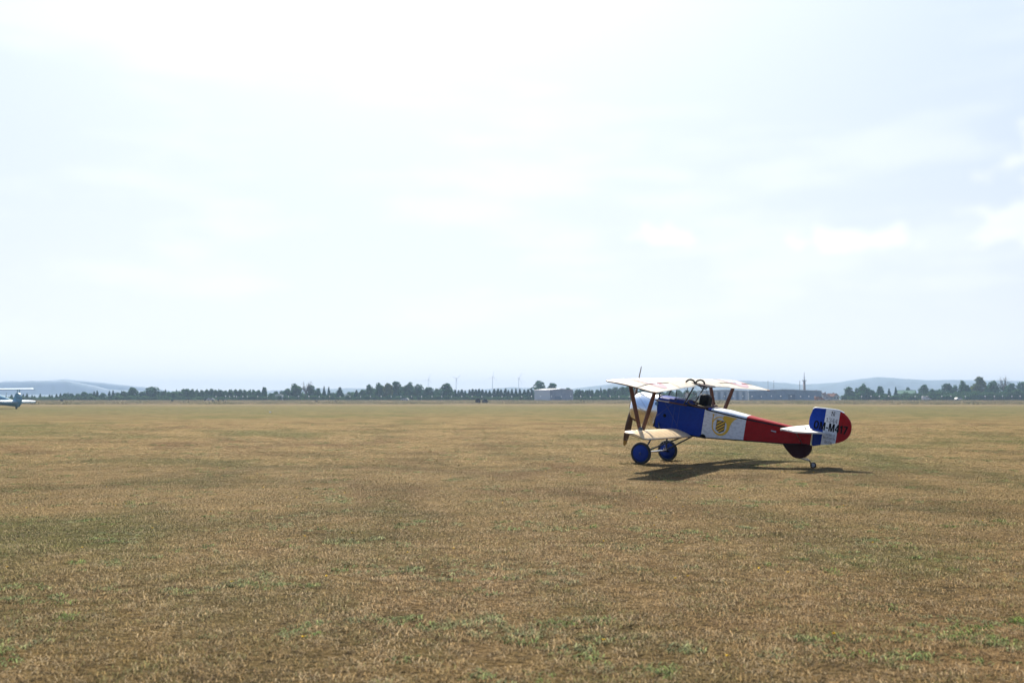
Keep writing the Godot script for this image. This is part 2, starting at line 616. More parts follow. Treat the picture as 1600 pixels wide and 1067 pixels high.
func make_biplane() -> void:
	var blue := paint("blue_dope", Color(0.002, 0.034, 0.29), 0.42, 0.0, {"metallic_specular": 0.22})
	var white := paint("white_dope", Color(0.66, 0.70, 0.73), 0.42)
	var red := paint("red_dope", Color(0.33, 0.003, 0.006), 0.42, 0.0, {"metallic_specular": 0.22})
	# brush marks, fading and grime in the dope
	var worn := grain(21, 0.012, 6, [0.0, Color(0.86, 0.86, 0.87), 0.40, Color(0.955, 0.955, 0.955), 0.58, Color(1, 1, 1), 1.0, Color(1, 1, 1)], 1024)
	for m in [blue, white, red]:
		m.albedo_texture = worn
		m.uv1_triplanar = true
		m.uv1_scale = Vector3(0.55, 0.9, 0.55)
	var linen := paint("linen", Color(0.80, 0.70, 0.51), 0.45, 0.0, {"clearcoat_enabled": true, "clearcoat": 0.7, "clearcoat_roughness": 0.22})
	linen.albedo_texture = grain(5, 0.02, 4, [0.0, Color(0.86, 0.84, 0.80), 0.6, Color(1, 1, 1), 1.0, Color(1, 1, 1)])
	linen.uv1_triplanar = true
	linen.uv1_scale = Vector3(0.8, 0.8, 0.8)
	linen.backlight_enabled = true
	linen.backlight = Color(0.22, 0.22, 0.22)
	var linen_low: StandardMaterial3D = linen.duplicate()
	linen_low.albedo_color = Color(0.77, 0.60, 0.37).linear_to_srgb()
	linen_low.clearcoat = 0.3
	var tape := paint("rib_tape", Color(0.72, 0.62, 0.45), 0.45, 0.0, {"clearcoat_enabled": true, "clearcoat": 1.0, "clearcoat_roughness": 0.22})
	var edge := paint("edge_tape", Color(0.16, 0.075, 0.04), 0.6)
	var wood := paint("strut_wood", Color(0.115, 0.042, 0.022), 0.45)
	wood.albedo_texture = grain(9, 0.03, 3, [0.0, Color(0.6, 0.55, 0.5), 0.5, Color(1, 1, 1), 1.0, Color(1, 1, 1)])
	wood.uv1_triplanar = true
	wood.uv1_scale = Vector3(3, 3, 3)
	var dark_metal := paint("dark_tube", Color(0.028, 0.036, 0.045), 0.4, 0.3)
	var steel := paint("steel", Color(0.45, 0.46, 0.47), 0.35, 0.9)
	var alu := paint("polished_metal", Color(0.80, 0.81, 0.83), 0.24, 1.0)
	var black := paint("black", Color(0.006, 0.006, 0.008), 0.6, 0.0, {"metallic_specular": 0.2})
	var wire := paint("wire", Color(0.10, 0.11, 0.13), 0.7, 0.0, {"metallic_specular": 0.2})
	var brown := paint("brown_leather", Color(0.070, 0.026, 0.016), 0.55)

	var root := thing("biplane", "blue, white and red biplane with cream wings parked alone on the dry grass", "biplane", Vector3(4.2717, 0, -29.9689), deg_to_rad(YAW))

	# --- fuselage: three painted lengths butted end to end
	var fus := hull("fuselage", 0.90, 2.36, blue, root, AF)
	var wb := hull("white_band", 2.36, 3.58, white, fus)
	var rb := hull("red_band", 3.58, 5.36, red, fus)
	wb.set_meta("label", "white middle band of the fuselage")
	rb.set_meta("label", "dark red tail end of the fuselage")
	# decking
	var st := begin()
	loft(st, deck_rings(0.90, 1.22, 0.08), false, false, false)
	put("front_deck", st, blue, root, AF)
	st = begin()
	for q in [[0.0, 0.0]]:
		var rr := []
		for s in [1.22, 1.40, 1.60, 1.74]:
			var w := curve(W_HALF, s) - 0.012
			var a := curve(T_LONG, s)
			var k: float = 0.145 - 0.03 * (s - 1.22)
			rr.append([Vector3(s, a, w), Vector3(s, a + k * 0.8, w - 0.05), Vector3(s, a + k, w - 0.12), Vector3(s, a + k + 0.012, 0), Vector3(s, a + k, 0.12 - w), Vector3(s, a + k * 0.8, 0.05 - w), Vector3(s, a, -w)])
		loft(st, rr, false, true, true, [1, 2, 3, 3, 4, 5])
	put("instrument_deck", st, blue, root, AF)
	st = begin()
	loft(st, deck_rings(2.44, 2.54, 0.05), false, true, false)
	var td := put("turtle_deck", st, blue, root, AF)
	st = begin()
	loft(st, deck_rings(2.54, 3.58, 0.1), false, false, false)
	put("white_band", st, white, td)
	st = begin()
	loft(st, deck_rings(3.58, 5.2, 0.12), false, false, true)
	put("red_band", st, red, td)
	# dark seam where deck and side meet, both sides, and along the bottom edge
	for side in [1.0, -1.0]:
		st = begin()
		var rr := []
		for i in 27:
			var s := lerpf(2.40, 5.22, i / 26.0)
			var w: float = curve(W_HALF, s) + 0.003
			var a := curve(T_LONG, s) + 0.004
			rr.append([Vector3(s, a + 0.014, side * (w - 0.012)), Vector3(s, a + 0.012, side * (w + 0.003)), Vector3(s, a - 0.022, side * (w + 0.003)), Vector3(s, a - 0.024, side * (w - 0.006))])
		loft(st, rr)
		put("deck_seam", st, black, root, AF)
		st = begin()
		rr = []
		for i in 21:
			var s := lerpf(0.92, 5.30, i / 20.0)
			var w: float = curve(W_HALF, s)
			var b := curve(T_BOT, s)
			rr.append([Vector3(s, b + 0.026, side * (w + 0.003)), Vector3(s, b - 0.004, side * (w + 0.001)), Vector3(s, b - 0.006, side * (w - 0.03)), Vector3(s, b + 0.004, side * (w - 0.03))])
		loft(st, rr)
		put("lower_edge_tape", st, black, root, AF)
		# brown rail from the nose to the cockpit
		st = begin()
		rr = []
		for i in 9:
			var s := lerpf(0.80, 1.80, i / 8.0)
			var w: float = curve(W_HALF, s) + 0.004
			var a := curve(T_LONG, s) + 0.008
			rr.append([Vector3(s, a + 0.022, side * (w - 0.012)), Vector3(s, a + 0.022, side * (w + 0.012)), Vector3(s, a - 0.022, side * (w + 0.012)), Vector3(s, a - 0.022, side * (w - 0.012))])
		loft(st, rr)
		var rail := put("leather_rail", st, brown, root, AF)
		if side > 0:
			# small white lettering on the rail, too worn to read
			st = begin()
			var s := 0.895
			while s < 1.235:
				var l := 0.022
				box(st, Vector3(s + l / 2, curve(T_LONG, s) + 0.010, curve(W_HALF, s) + 0.018), Vector3(l, 0.026, 0.004))
				s += l + 0.008
			put("worn_white_lettering", st, white, rail)
	# cockpit well, coaming, headrest
	st = begin()
	var w0 := 0.36
	box(st, Vector3(2.10, -0.25, 0), Vector3(0.72, 0.02, w0 * 2))
	box(st, Vector3(1.745, 0.08, 0), Vector3(0.02, 0.62, w0 * 2))
	box(st, Vector3(2.455, 0.08, 0), Vector3(0.02, 0.60, w0 * 2 - 0.06))
	for side in [1.0, -1.0]: box(st, Vector3(2.10, 0.05, side * (w0 - 0.008)), Vector3(0.70, 0.58, 0.012))
	put("cockpit_lining", st, black, root, AF)
	st = begin()
	box(st, Vector3(2.28, -0.05, 0), Vector3(0.34, 0.07, 0.40))
	box(st, Vector3(2.42, 0.15, 0), Vector3(0.05, 0.36, 0.40), Basis(Vector3.BACK, 0.15))
	put("seat", st, brown, root, AF)
	var co := []
	for i in 29:
		var t := TAU * i / 28.0
		var s := 2.11 - 0.40 * cos(t)
		var z := 0.375 * signf(sin(t)) * pow(absf(sin(t)), 0.55) * (1.0 - 0.09 * (s - 1.75))
		co.append(Vector3(s, curve([[1.70, 0.46], [1.85, 0.415], [2.1, 0.392], [2.35, 0.40], [2.52, 0.455]], s) + 0.05 * (1.0 - absf(z) / 0.375), z))
	st = begin()
	path_tube(st, co, 0.026)
	put("cockpit_coaming", st, brown, root, AF)
	st = begin()
	loft(st, [rounded(2.03, 0.45, 0.60, 0.10), rounded(2.06, 0.44, 0.735, 0.155), rounded(2.15, 0.43, 0.775, 0.175), rounded(2.27, 0.43, 0.775, 0.17), rounded(2.33, 0.44, 0.70, 0.14)])
	var hr := put("headrest", st, black, root, AF)
	st = begin()
	loft(st, [rounded(2.012, 0.66, 0.74, 0.028, 0.10), rounded(2.05, 0.65, 0.765, 0.034, 0.10), rounded(2.09, 0.66, 0.78, 0.02, 0.10)])
	put("white_highlight", st, white, hr)  # painted highlight: a small white patch set on the black headrest
	st = begin()
	loft(st, [rounded(2.30, 0.42, 0.455, 0.30), rounded(2.48, 0.42, 0.46, 0.27), rounded(2.62, 0.43, 0.475, 0.16)])
	put("headrest_tray", st, brown, root, AF)
	# windscreen: three panes in a thin frame
	var glass := paint("windscreen_glass", Color(0.85, 0.93, 1.0), 0.04, 0.0, {"transparency": BaseMaterial3D.TRANSPARENCY_ALPHA})
	glass.albedo_color.a = 0.16
	var ws := [[Vector3(1.76, 0.47, 0.36), Vector3(1.74, 0.70, 0.30)], [Vector3(1.50, 0.475, 0.17), Vector3(1.60, 0.72, 0.15)], [Vector3(1.50, 0.475, -0.17), Vector3(1.60, 0.72, -0.15)], [Vector3(1.76, 0.47, -0.36), Vector3(1.74, 0.70, -0.30)]]
	var frame := begin()
	for i in 4: bar(frame, ws[i][0], ws[i][1], 0.008)
	for i in 3:
		bar(frame, ws[i][1], ws[i + 1][1], 0.008)
		bar(frame, ws[i][0], ws[i + 1][0], 0.011)
	var wf := put("windscreen", frame, steel, root, AF)
	for i in 3:
		st = begin()
		quad(st, ws[i][0], ws[i + 1][0], ws[i + 1][1], ws[i][1])
		put("pane", st, glass, wf)

	# --- engine cowl, cheeks, propeller
	st = begin()
	lathe(st, [[0.05, 0.14], [0.0, 0.20], [-0.02, 0.30], [0.0, 0.38], [0.05, 0.43], [0.13, 0.465], [0.25, 0.482], [0.46, 0.487], [0.60, 0.482]], Vector3.ZERO, Vector3.RIGHT, 40, false)
	var cowl := put("engine_cowl", st, alu, root, AF)
	st = begin()
	for a in [0.35, 1.25]:
		var pts := []
		for i in 12:
			var s := 0.06 + 0.54 * i / 11.0
			var r := curve([[0.05, 0.434], [0.13, 0.469], [0.25, 0.486], [0.46, 0.491], [0.60, 0.486]], s)
			var t: float = a - 0.9 * (s - 0.06)
			pts.append(Vector3(s, sin(t) * r, cos(t) * r))
		path_tube(st, pts, 0.004, 5)
	put("cowl_seam", st, dark_metal, cowl)
	st = begin()
	lathe(st, [[0.06, 0.001], [0.06, 0.43]], Vector3.ZERO, Vector3.RIGHT, 30, false)
	lathe(st, [[-0.03, 0.001], [-0.03, 0.15], [0.08, 0.16]], Vector3.ZERO, Vector3.RIGHT, 16, false)
	put("engine_front", st, black, cowl)
	# cheeks: from the round cowl to the flat-sided body
	st = begin()
	var rings := []
	for i in 6:
		var k := i / 5.0
		var r := []
		for j in 48:
			var a := TAU * j / 48.0
			var c := Vector3(0.60, 0.482 * sin(a), 0.482 * cos(a))
			# the body section at the same bearing
			var hw := curve(W_HALF, 0.9) + 0.004
			var top := curve(T_LONG, 0.9) + 0.155
			var bot := curve(T_BOT, 0.9) - 0.003
			var dy := sin(a)
			var dz := cos(a)
			var reach := 9.0
			if absf(dz) > 0.001: reach = minf(reach, hw / absf(dz))
			reach = minf(reach, (top if dy > 0 else -bot) / maxf(absf(dy), 0.001))
			if dy > 0: reach = minf(reach, pow(pow(absf(dz) / hw, 3.2) + pow(absf(dy) / top, 3.2), -1.0 / 3.2))
			var e := Vector3(0.90 + 0.02 - 0.10 * clampf(absf(dy), 0, 1) , reach * dy, reach * dz)
			r.append(c.lerp(e, k) + Vector3(0, 0, 0))
		rings.append(r)
	loft(st, rings, true, false, false)
	put("cowl_cheek", st, alu, root, AF)
	st = begin()
	lathe(st, [[0.0, 0.001], [0.0, 0.055], [0.008, 0.055], [0.012, 0.04], [0.012, 0.001]], Vector3(0.86, 0.262, 0.424), Vector3.BACK, 16, false)
	put("filler_cap", st, paint("pale_blue_cap", Color(0.12, 0.26, 0.45), 0.4), root, AF)
	# propeller: top blade leans to the far side
	var pw := paint("propeller_wood", Color(0.17, 0.082, 0.036), 0.35)
	pw.albedo_texture = grain(15, 0.05, 3, [0.0, Color(0.45, 0.4, 0.36), 0.48, Color(0.7, 0.66, 0.6), 0.55, Color(1, 1, 1), 1.0, Color(1, 1, 1)])
	pw.uv1_triplanar = true
	pw.uv1_scale = Vector3(6, 0.7, 6)
	var prop: MeshInstance3D
	for b in 2:
		var sg := 1.0 if b == 0 else -1.0
		var dir := Vector3(0, cos(deg_to_rad(8.0)), -sin(deg_to_rad(8.0))) * sg
		var across := Vector3(1, 0, 0).cross(dir).normalized()
		for seg in 2:
			st = begin()
			var rr := []
			for i in 15:
				var q := lerpf(0.0, 1.08, i / 14.0) if seg == 0 else lerpf(1.08, 1.235, i / 14.0)
				var chord := curve([[0.0, 0.05], [0.12, 0.06], [0.3, 0.085], [0.7, 0.125], [1.0, 0.105], [1.15, 0.075], [1.22, 0.04], [1.235, 0.008]], q)
				var th := curve([[0.0, 0.07], [0.15, 0.055], [0.5, 0.028], [1.235, 0.008]], q)
				var tw := deg_to_rad(curve([[0.0, 62.0], [0.3, 48.0], [0.7, 27.0], [1.235, 17.0]], q))
				var u := across * cos(tw) + Vector3.RIGHT * sin(tw)
				rr.append(ring(Vector3(-0.09, 0, 0) + dir * q, u * chord, u.cross(dir) * th, 12))
			loft(st, rr)
			if b == 0 and seg == 0:
				lathe(st, [[-0.16, 0.001], [-0.16, 0.09], [-0.03, 0.10], [-0.03, 0.001]], Vector3.ZERO, Vector3.RIGHT, 16, false)
				prop = put("propeller", st, pw, root, AF)
			elif seg == 0: put("blade", st, pw, prop)
			else: put("yellow_tip" if b == 1 else "blade_tip", st, paint("tip_yellow", Color(0.36, 0.21, 0.02), 0.4) if b == 1 else pw, prop)

	make_wings(root, linen, linen_low, tape, edge, white)
	make_tail(root, blue, white, red, linen, dark_metal, steel, black)
	make_struts(root, wood, dark_metal, steel, alu, edge)
	make_gear(root, blue, dark_metal, steel, alu, black)
	make_emblem(wb)
	# step hole at the lower edge and a small port in the blue side
	st = begin()
	var poly := PackedVector2Array()
	for i in 13: poly.append(Vector2(2.418 + 0.10 * cos(PI * i / 12.0), -0.458 + 0.115 * sin(PI * i / 12.0)))
	slab(st, poly, 0.374, 0.386)
	put("foot_step_hole", st, black, root, AF)
	st = begin()
	lathe(st, [[0.0, 0.001], [0.0, 0.052], [0.004, 0.052], [0.004, 0.034], [0.008, 0.034], [0.008, 0.001]], Vector3(1.168, -0.044, 0.412), Vector3.BACK, 14, false)
	put("inspection_port", st, black, root, AF)
	var seam := paint("seam_blue", Color(0.010, 0.034, 0.22), 0.5)
	for s in [1.44, 1.60]:
		st = begin()
		box(st, Vector3(s, -0.05, curve(W_HALF, s) + 0.001), Vector3(0.012, 0.72, 0.006))
		put("panel_seam", st, seam, root, AF)

func rounded(s: float, y0: float, y1: float, half: float, dz := 0.0) -> Array:
	var r := []
	for i in 16:
		var a := TAU * i / 16.0
		r.append(Vector3(s, lerpf(y0, y1, 0.5 + 0.5 * signf(sin(a)) * pow(absf(sin(a)), 0.5)), dz + half * signf(cos(a)) * pow(absf(cos(a)), 0.5)))
	return r

func make_wings(root: Node3D, linen: Material, linen_low: Material, tape: Material, edge: Material, white: Material) -> void:
	var st := begin()
	var hinge_share := func(y): return (upper_hinge(y) - upper_le(y)) / (upper_te(y) - upper_le(y))
	var aft_share := func(y): return (upper_hinge(y) + 0.022 - upper_le(y)) / (upper_te(y) - upper_le(y))
	# middle of the wing to full chord, outer panels up to the aileron hinge
	var ys := [-1.9, -1.5, -1.0, -0.6, -0.5, -0.41, -0.31, 0.0, 0.31, 0.41, 0.5, 0.6, 1.0, 1.5, 1.9]
	wing_span(st, ys, upper_le, upper_te, upper_height, 0.032)
	for side in [1.0, -1.0]:
		var q: Array = []
		for y in steps(1.9, 4.10, 12): q.append(y * side)
		q.append_array(tip_steps(4.15, 4.485, 8, side))
		wing_span(st, q, upper_le, upper_te, upper_height, 0.032, null, hinge_share)
	var wing := put("upper_wing", st, linen, root, AF)
	for side in [1.0, -1.0]:
		st = begin()
		var q: Array = []
		for y in steps(1.925, 4.10, 12): q.append(y * side)
		q.append_array(tip_steps(4.15, 4.485, 8, side))
		wing_span(st, q, upper_le, upper_te, upper_height, 0.032, aft_share, null, 0.012)
		put("aileron", st, linen, root, AF)
	# rib tapes over the upper skin
	var y := -4.2
	while y < 4.25:
		st = begin()
		var rr := []
		for i in 11:
			var s := lerpf(upper_le(y) + 0.03, (upper_hinge(y) if absf(y) > 1.9 else upper_te(y)) - 0.02, i / 10.0)
			var h := upper_top(s, y)
			rr.append([Vector3(s, h - 0.004, y - 0.016), Vector3(s, h + 0.005, y - 0.010), Vector3(s, h + 0.005, y + 0.010), Vector3(s, h - 0.004, y + 0.016)])
		loft(st, rr)
		put("rib_tape", st, tape, wing)
		y += 0.35
	# aileron gaps drawn as thin brown bars, with the roundel's red on the raised edge
	for side in [1.0, -1.0]:
		for seg in [[1.95, 4.0, 0.010, Color(0.20, 0.11, 0.07)], [2.62, 2.95, 0.017, Color(0.40, 0.02, 0.03)], [3.35, 3.62, 0.017, Color(0.40, 0.02, 0.03)]]:
			st = begin()
			var pts := []
			for i in 9:
				var yy := lerpf(seg[0], seg[1], i / 8.0)
				var s := upper_hinge(yy) + 0.011
				pts.append(Vector3(s, upper_top(s, yy) + 0.002, yy * side))
			path_tube(st, pts, seg[2], 6)
			put("aileron_gap", st, paint("gap %s" % seg[3], seg[3], 0.7), wing)
	# dark tape round each tip
	for side in [1.0, -1.0]:
		st = begin()
		var pts := []
		for i in 25:
			var k := i / 24.0
			var yy := 4.487
			if k < 0.35: pts.append(Vector3(upper_le(lerpf(3.9, yy, sin(k / 0.35 * PI / 2))), 0, lerpf(3.9, yy, sin(k / 0.35 * PI / 2))))
			elif k < 0.75: pts.append(Vector3(lerpf(upper_le(yy), upper_te(yy), (k - 0.35) / 0.4), 0, yy))
			else: pts.append(Vector3(upper_te(lerpf(yy, 4.2, 1 - cos((k - 0.75) / 0.25 * PI / 2))), 0, lerpf(yy, 4.2, 1 - cos((k - 0.75) / 0.25 * PI / 2))))
		for i in pts.size():
			var p: Vector3 = pts[i]
			var le := upper_le(p.z)
			var c := upper_te(p.z) - le
			var x := clampf((p.x - le) / c, 0, 1)
			pts[i] = Vector3(p.x, upper_height(p.x, 0) + upper_flat(p.z) * 4.0 * 0.062 * x * (1.0 - x) * (1.15 - 0.4 * x) * c - 0.014, p.z * side)
		path_tube(st, pts, 0.016, 6)
		put("tip_tape", st, edge, wing)
	# roundels on the skin: white ring, red and blue paled to paint in glare
	var rc := [paint("roundel_red", Color(0.62, 0.30, 0.28), 0.45, 0.0, {"clearcoat_enabled": true, "clearcoat": 1.0, "clearcoat_roughness": 0.22}), paint("roundel_white", Color(0.78, 0.78, 0.76), 0.45, 0.0, {"clearcoat_enabled": true, "clearcoat": 1.0, "clearcoat_roughness": 0.22}), paint("roundel_blue", Color(0.16, 0.30, 0.55), 0.45, 0.0, {"clearcoat_enabled": true, "clearcoat": 1.0, "clearcoat_roughness": 0.22})]
	for side in [1.0, -1.0]:
		var cy := 3.15
		var cs := upper_hinge(cy) - 0.26
		var red_ring: MeshInstance3D
		for k in 3:
			st = begin()
			st.set_smooth_group(1)
			var r0: float = [0.36, 0.19, 0.0][k]
			var r1: float = [0.58, 0.36, 0.19][k]
			for i in 64:
				for j in 6:
					var p := []
					for e in [[0, 0], [1, 0], [1, 1], [0, 1]]:
						var a: float = TAU * (i + e[0]) / 64.0
						var r: float = lerpf(r0, r1, (j + e[1]) / 6.0)
						var s := cs + r * cos(a)
						var yy := cy + r * sin(a)
						var over := s > upper_hinge(yy)
						var hs := upper_top(s, yy) + 0.006
						if over: hs -= 0.012 * (s - upper_hinge(yy)) / 0.42
						p.append(Vector3(s, hs, yy * side))
					var ma: float = (p[0].x + p[2].x) / 2 - upper_hinge((absf(p[0].z) + absf(p[2].z)) / 2)
					if ma > 0.0 and ma < 0.022: continue
					if side > 0: quad(st, p[0], p[1], p[2], p[3])
					else: quad(st, p[3], p[2], p[1], p[0])
			if k == 0: red_ring = put("roundel", st, rc[0], root, AF)
			else: put(["", "white_ring", "blue_centre"][k], st, rc[k], red_ring)
	# dark leather edging on the cut-out in the trailing edge
	st = begin()
	var a0 := Vector3(1.66, upper_top(1.66, -0.12) + 0.006, -0.02)
	loft(st, [
		[a0, a0 + Vector3(0, 0.012, 0), a0 + Vector3(0.02, 0.0, -0.01)],
		[Vector3(1.78, upper_top(1.78, -0.3) + 0.005, -0.02), Vector3(1.74, upper_top(1.74, -0.3) + 0.03, -0.22), Vector3(1.86, upper_height(1.86, 0) - 0.02, -0.12)],
		[Vector3(1.93, upper_height(1.93, 0) + 0.01, -0.26), Vector3(1.86, upper_top(1.84, -0.42) + 0.03, -0.46), Vector3(1.97, upper_height(1.97, 0) - 0.04, -0.40)],
		[Vector3(2.06, upper_height(2.06, 0) + 0.004, -0.94), Vector3(2.02, upper_top(2.0, -0.95) + 0.006, -0.96), Vector3(2.06, upper_height(2.06, 0) - 0.012, -0.95)]])
	put("cutout_edging", st, paint("edging_brown", Color(0.045, 0.018, 0.012), 0.6), root, AF)
	# two hoops standing on the wing by the cut-out
	for q in [[1.77, 0.33], [1.80, -0.33]]:
		st = begin()
		var pts := []
		for i in 15:
			var a := PI * i / 14.0
			pts.append(Vector3(q[0] - 0.14 * cos(a), upper_top(q[0], 0.5) - 0.01 + 0.125 * sin(a) - 0.012 * cos(a), q[1]))
		path_tube(st, pts, 0.026)
		put("grab_hoop", st, paint("black", Color.BLACK), root, AF)
	st = begin()
	var pts2 := []
	for i in 11:
		var a := PI * i / 10.0
		pts2.append(Vector3(1.92 - 0.10 * cos(a), upper_height(1.9, 0) - 0.03 - 0.05 * sin(a), -0.36))
	path_tube(st, pts2, 0.016)
	put("grab_handle", st, paint("black", Color.BLACK), root, AF)
	# lower wing, one panel each side
	for side in [1.0, -1.0]:
		st = begin()
		var q: Array = []
		for yy in steps(0.36, 3.5, 12): q.append(yy * side)
		q.append_array(tip_steps(3.55, 3.89, 9, side))
		wing_span(st, q, lower_le, lower_te, lower_height, 0.026, null, null, 0.0, 0.085)
		var lw := put("lower_wing", st, linen_low, root, AF)
		st = begin()
		var pts := []
		for i in 23:
			var k := i / 22.0
			var yy := 0.0
			if k < 0.3:
				yy = lerpf(3.3, 3.892, sin(k / 0.3 * PI / 2))
				pts.append(Vector3(lower_le(yy), 0, yy))
			elif k < 0.6:
				yy = 3.892
				pts.append(Vector3(lerpf(lower_le(yy), lower_te(yy), (k - 0.3) / 0.3), 0, yy))
			else:
				yy = lerpf(3.892, 0.42, pow((k - 0.6) / 0.4, 2.0))
				pts.append(Vector3(lower_te(yy), 0, yy))
		for i in pts.size():
			var p: Vector3 = pts[i]
			pts[i] = Vector3(p.x, lower_height(p.x, p.z) - 0.008, p.z * side)
		path_tube(st, pts, 0.009, 5)
		put("edge_tape", st, edge, lw)
		var yr := 0.62
		while yr < 3.6:
			st = begin()
			var rr := []
			for i in 9:
				var x := lerpf(0.05, 0.97, i / 8.0)
				var le := lower_le(yr)
				var c := lower_te(yr) - le
				var s := le + c * x
				var h := lower_height(s, yr) + 4.0 * 0.085 * x * (1.0 - x) * (1.15 - 0.4 * x) * c + 0.026 * (1.55 * sqrt(x) * (1.0 - x) + 0.035)
				rr.append([Vector3(s, h - 0.004, (yr - 0.012) * side), Vector3(s, h + 0.004, (yr - 0.008) * side), Vector3(s, h + 0.004, (yr + 0.008) * side), Vector3(s, h - 0.004, (yr + 0.012) * side)])
			loft(st, rr)
			put("rib_tape", st, tape, lw)
			yr += 0.36

func clip_band(poly: PackedVector2Array, x0: float, x1: float, slant: float) -> PackedVector2Array:
	var cut := PackedVector2Array([Vector2(x0 - slant, -3), Vector2(x1 - slant, -3), Vector2(x1 + slant, 3), Vector2(x0 + slant, 3)])
	var got := Geometry2D.intersect_polygons(poly, cut)
	return got[0] if got.size() else PackedVector2Array()

func lettering(text: String, font: Font, height: float, mat: Material, at: Vector3, parent: Node3D, called := "lettering", stretch := 1.0) -> void:
	var t := TextMesh.new()
	t.text = text
	t.font = font
	t.font_size = 64
	t.pixel_size = height / 46.0
	t.depth = 0.004
	t.curve_step = 1.0
	# heavy letters get a second stroke beside the first
	for k in (2 if height > 0.2 else 1):
		var o := mesh_node(called, t, mat, parent)
		o.position = at + Vector3(0.007 * k, 0.001 * k, 0.0006 * k * signf(at.z))
		o.scale = Vector3(stretch, 1, 1)
		if at.z < 0: o.rotation.y = PI

func make_tail(root: Node3D, blue: Material, white: Material, red: Material, linen: Material, dark_metal: Material, steel: Material, black: Material) -> void:
	# rudder outline
	var key := [Vector2(5.30, 0.925), Vector2(5.345, 0.968), Vector2(5.42, 0.978), Vector2(5.636, 0.997), Vector2(5.85, 1.012), Vector2(6.0, 1.012), Vector2(6.13, 0.972), Vector2(6.244, 0.892), Vector2(6.335, 0.79), Vector2(6.378, 0.68), Vector2(6.39, 0.55), Vector2(6.372, 0.42), Vector2(6.318, 0.32), Vector2(6.229, 0.232), Vector2(6.13, 0.168), Vector2(6.033, 0.126), Vector2(5.85, 0.058), Vector2(5.653, 0.004), Vector2(5.469, -0.064), Vector2(5.425, -0.06), Vector2(5.415, 0.10), Vector2(5.40, 0.36), Vector2(5.30, 0.40), Vector2(5.262, 0.47), Vector2(5.245, 0.60), Vector2(5.25, 0.72)]
	var poly := PackedVector2Array(key)
	var st := begin()
	slab(st, clip_band(poly, 5.655, 6.035, -0.004), -0.022, 0.022)
	var rud := put("rudder", st, white, root, AF)
	st = begin()
	slab(st, clip_band(poly, 4.0, 5.654, -0.004), -0.022, 0.022)
	put("blue_band", st, blue, rud)
	st = begin()
	slab(st, clip_band(poly, 6.036, 7.0, -0.004), -0.022, 0.022)
	put("red_band", st, red, rud)
	st = begin()
	var rim := []
	for i in 7: rim.append(Vector3(key[i].x, key[i].y + 0.004, 0))
	path_tube(st, rim, 0.023, 6)
	put("pale_top_edge", st, white, rud)
	st = begin()
	bar(st, Vector3(5.40, -0.03, 0.0), Vector3(5.385, 0.36, 0), 0.018)
	put("rudder_post", st, white, rud)
	var sans := SystemFont.new()
	sans.font_names = PackedStringArray(["Droid Sans"])
	sans.font_weight = 700
	var serif := SystemFont.new()
	serif.font_names = PackedStringArray(["Droid Serif"])
	var ink := paint("black_letters", Color(0.003, 0.003, 0.004), 0.7, 0.0, {"metallic_specular": 0.1})
	var soft := paint("grey_letters", Color(0.10, 0.11, 0.125), 0.7)
	for side in [1.0, -1.0]:
		var z: float = 0.0245 * side
		var holder := rud
		for q in [["OM-M417", sans, 0.218, ink, Vector2(5.835, 0.522), 0.665], ["N", serif, 0.115, ink, Vector2(5.855, 0.90), 0.95], ["1344", serif, 0.115, soft, Vector2(5.845, 0.715), 0.92], ["CHARGE", serif, 0.062, soft, Vector2(5.86, 0.315), 0.80], ["MAXIMUM", serif, 0.062, soft, Vector2(5.85, 0.228), 0.72], ["460k", serif, 0.085, soft, Vector2(5.845, 0.115), 0.85]]:
			lettering(q[0], q[1], q[2], q[3], Vector3(q[4].x, q[4].y, z), holder, "lettering", q[5])
	# tailplane with rounded, swept elevators
	var plan := [Vector2(4.86, 0.0), Vector2(4.86, 0.30), Vector2(4.90, 1.34), Vector2(4.93, 1.38), Vector2(5.29, 1.37), Vector2(5.34, 1.33), Vector2(5.36, 1.26), Vector2(5.46, 1.00), Vector2(5.58, 0.62), Vector2(5.70, 0.30), Vector2(5.74, 0.12), Vector2(5.62, 0.08), Vector2(5.42, 0.06), Vector2(5.30, 0.04)]
	for side in [1.0, -1.0]:
		st = begin()
		var top := PackedVector2Array()
		for p in plan: top.append(Vector2(p.x, p.y * side))
		var tp := begin()
		slab(tp, top, -0.018, 0.018)
		# laid flat: outline y becomes span, thickness becomes height
		var lay := Transform3D(Basis(Vector3(1, 0, 0), Vector3(0, 0, 1), Vector3(0, -1, 0)), Vector3(0, 0.345, 0))
		tp.generate_normals()
		st.append_from(tp.commit(), 0, lay)
		var m := st.commit()
		var tn := mesh_node("tailplane", m, paint("tail_cream", Color(0.78, 0.74, 0.66), 0.5), root, AF)
		# elevator hinge line and horn
		var h := begin()
		bar(h, Vector3(5.20, 0.366, side * 0.10), Vector3(5.12, 0.366, side * 1.36), 0.006, -1, 5)
		put("hinge_line", h, paint("hinge_grey", Color(0.35, 0.31, 0.25), 0.6), tn)
		h = begin()
		bar(h, Vector3(5.30, 0.35, side * 0.30), Vector3(5.20, 0.46, side * 0.30), 0.012, 0.006, 5)
		put("control_horn", h, black, tn)
		h = begin()
		bar(h, Vector3(5.14, 0.335, side * 0.85), Vector3(5.18, -0.06, side * 0.09), 0.011)
		put("tail_brace", h, dark_metal, root, AF)
		h = begin()
		bar(h, Vector3(4.92, 0.335, side * 0.85), Vector3(4.55, 0.18, side * 0.17), 0.006, -1, 5)
		put("tail_brace_wire", h, steel, root, AF)
	st = begin()
	bar(st, Vector3(4.30, 0.13, 0.20), Vector3(4.44, 0.125, 0.19), 0.016, 0.022, 8)
	put("control_fairlead", st, steel, root, AF)
	# half-round keel under the tail
	st = begin()
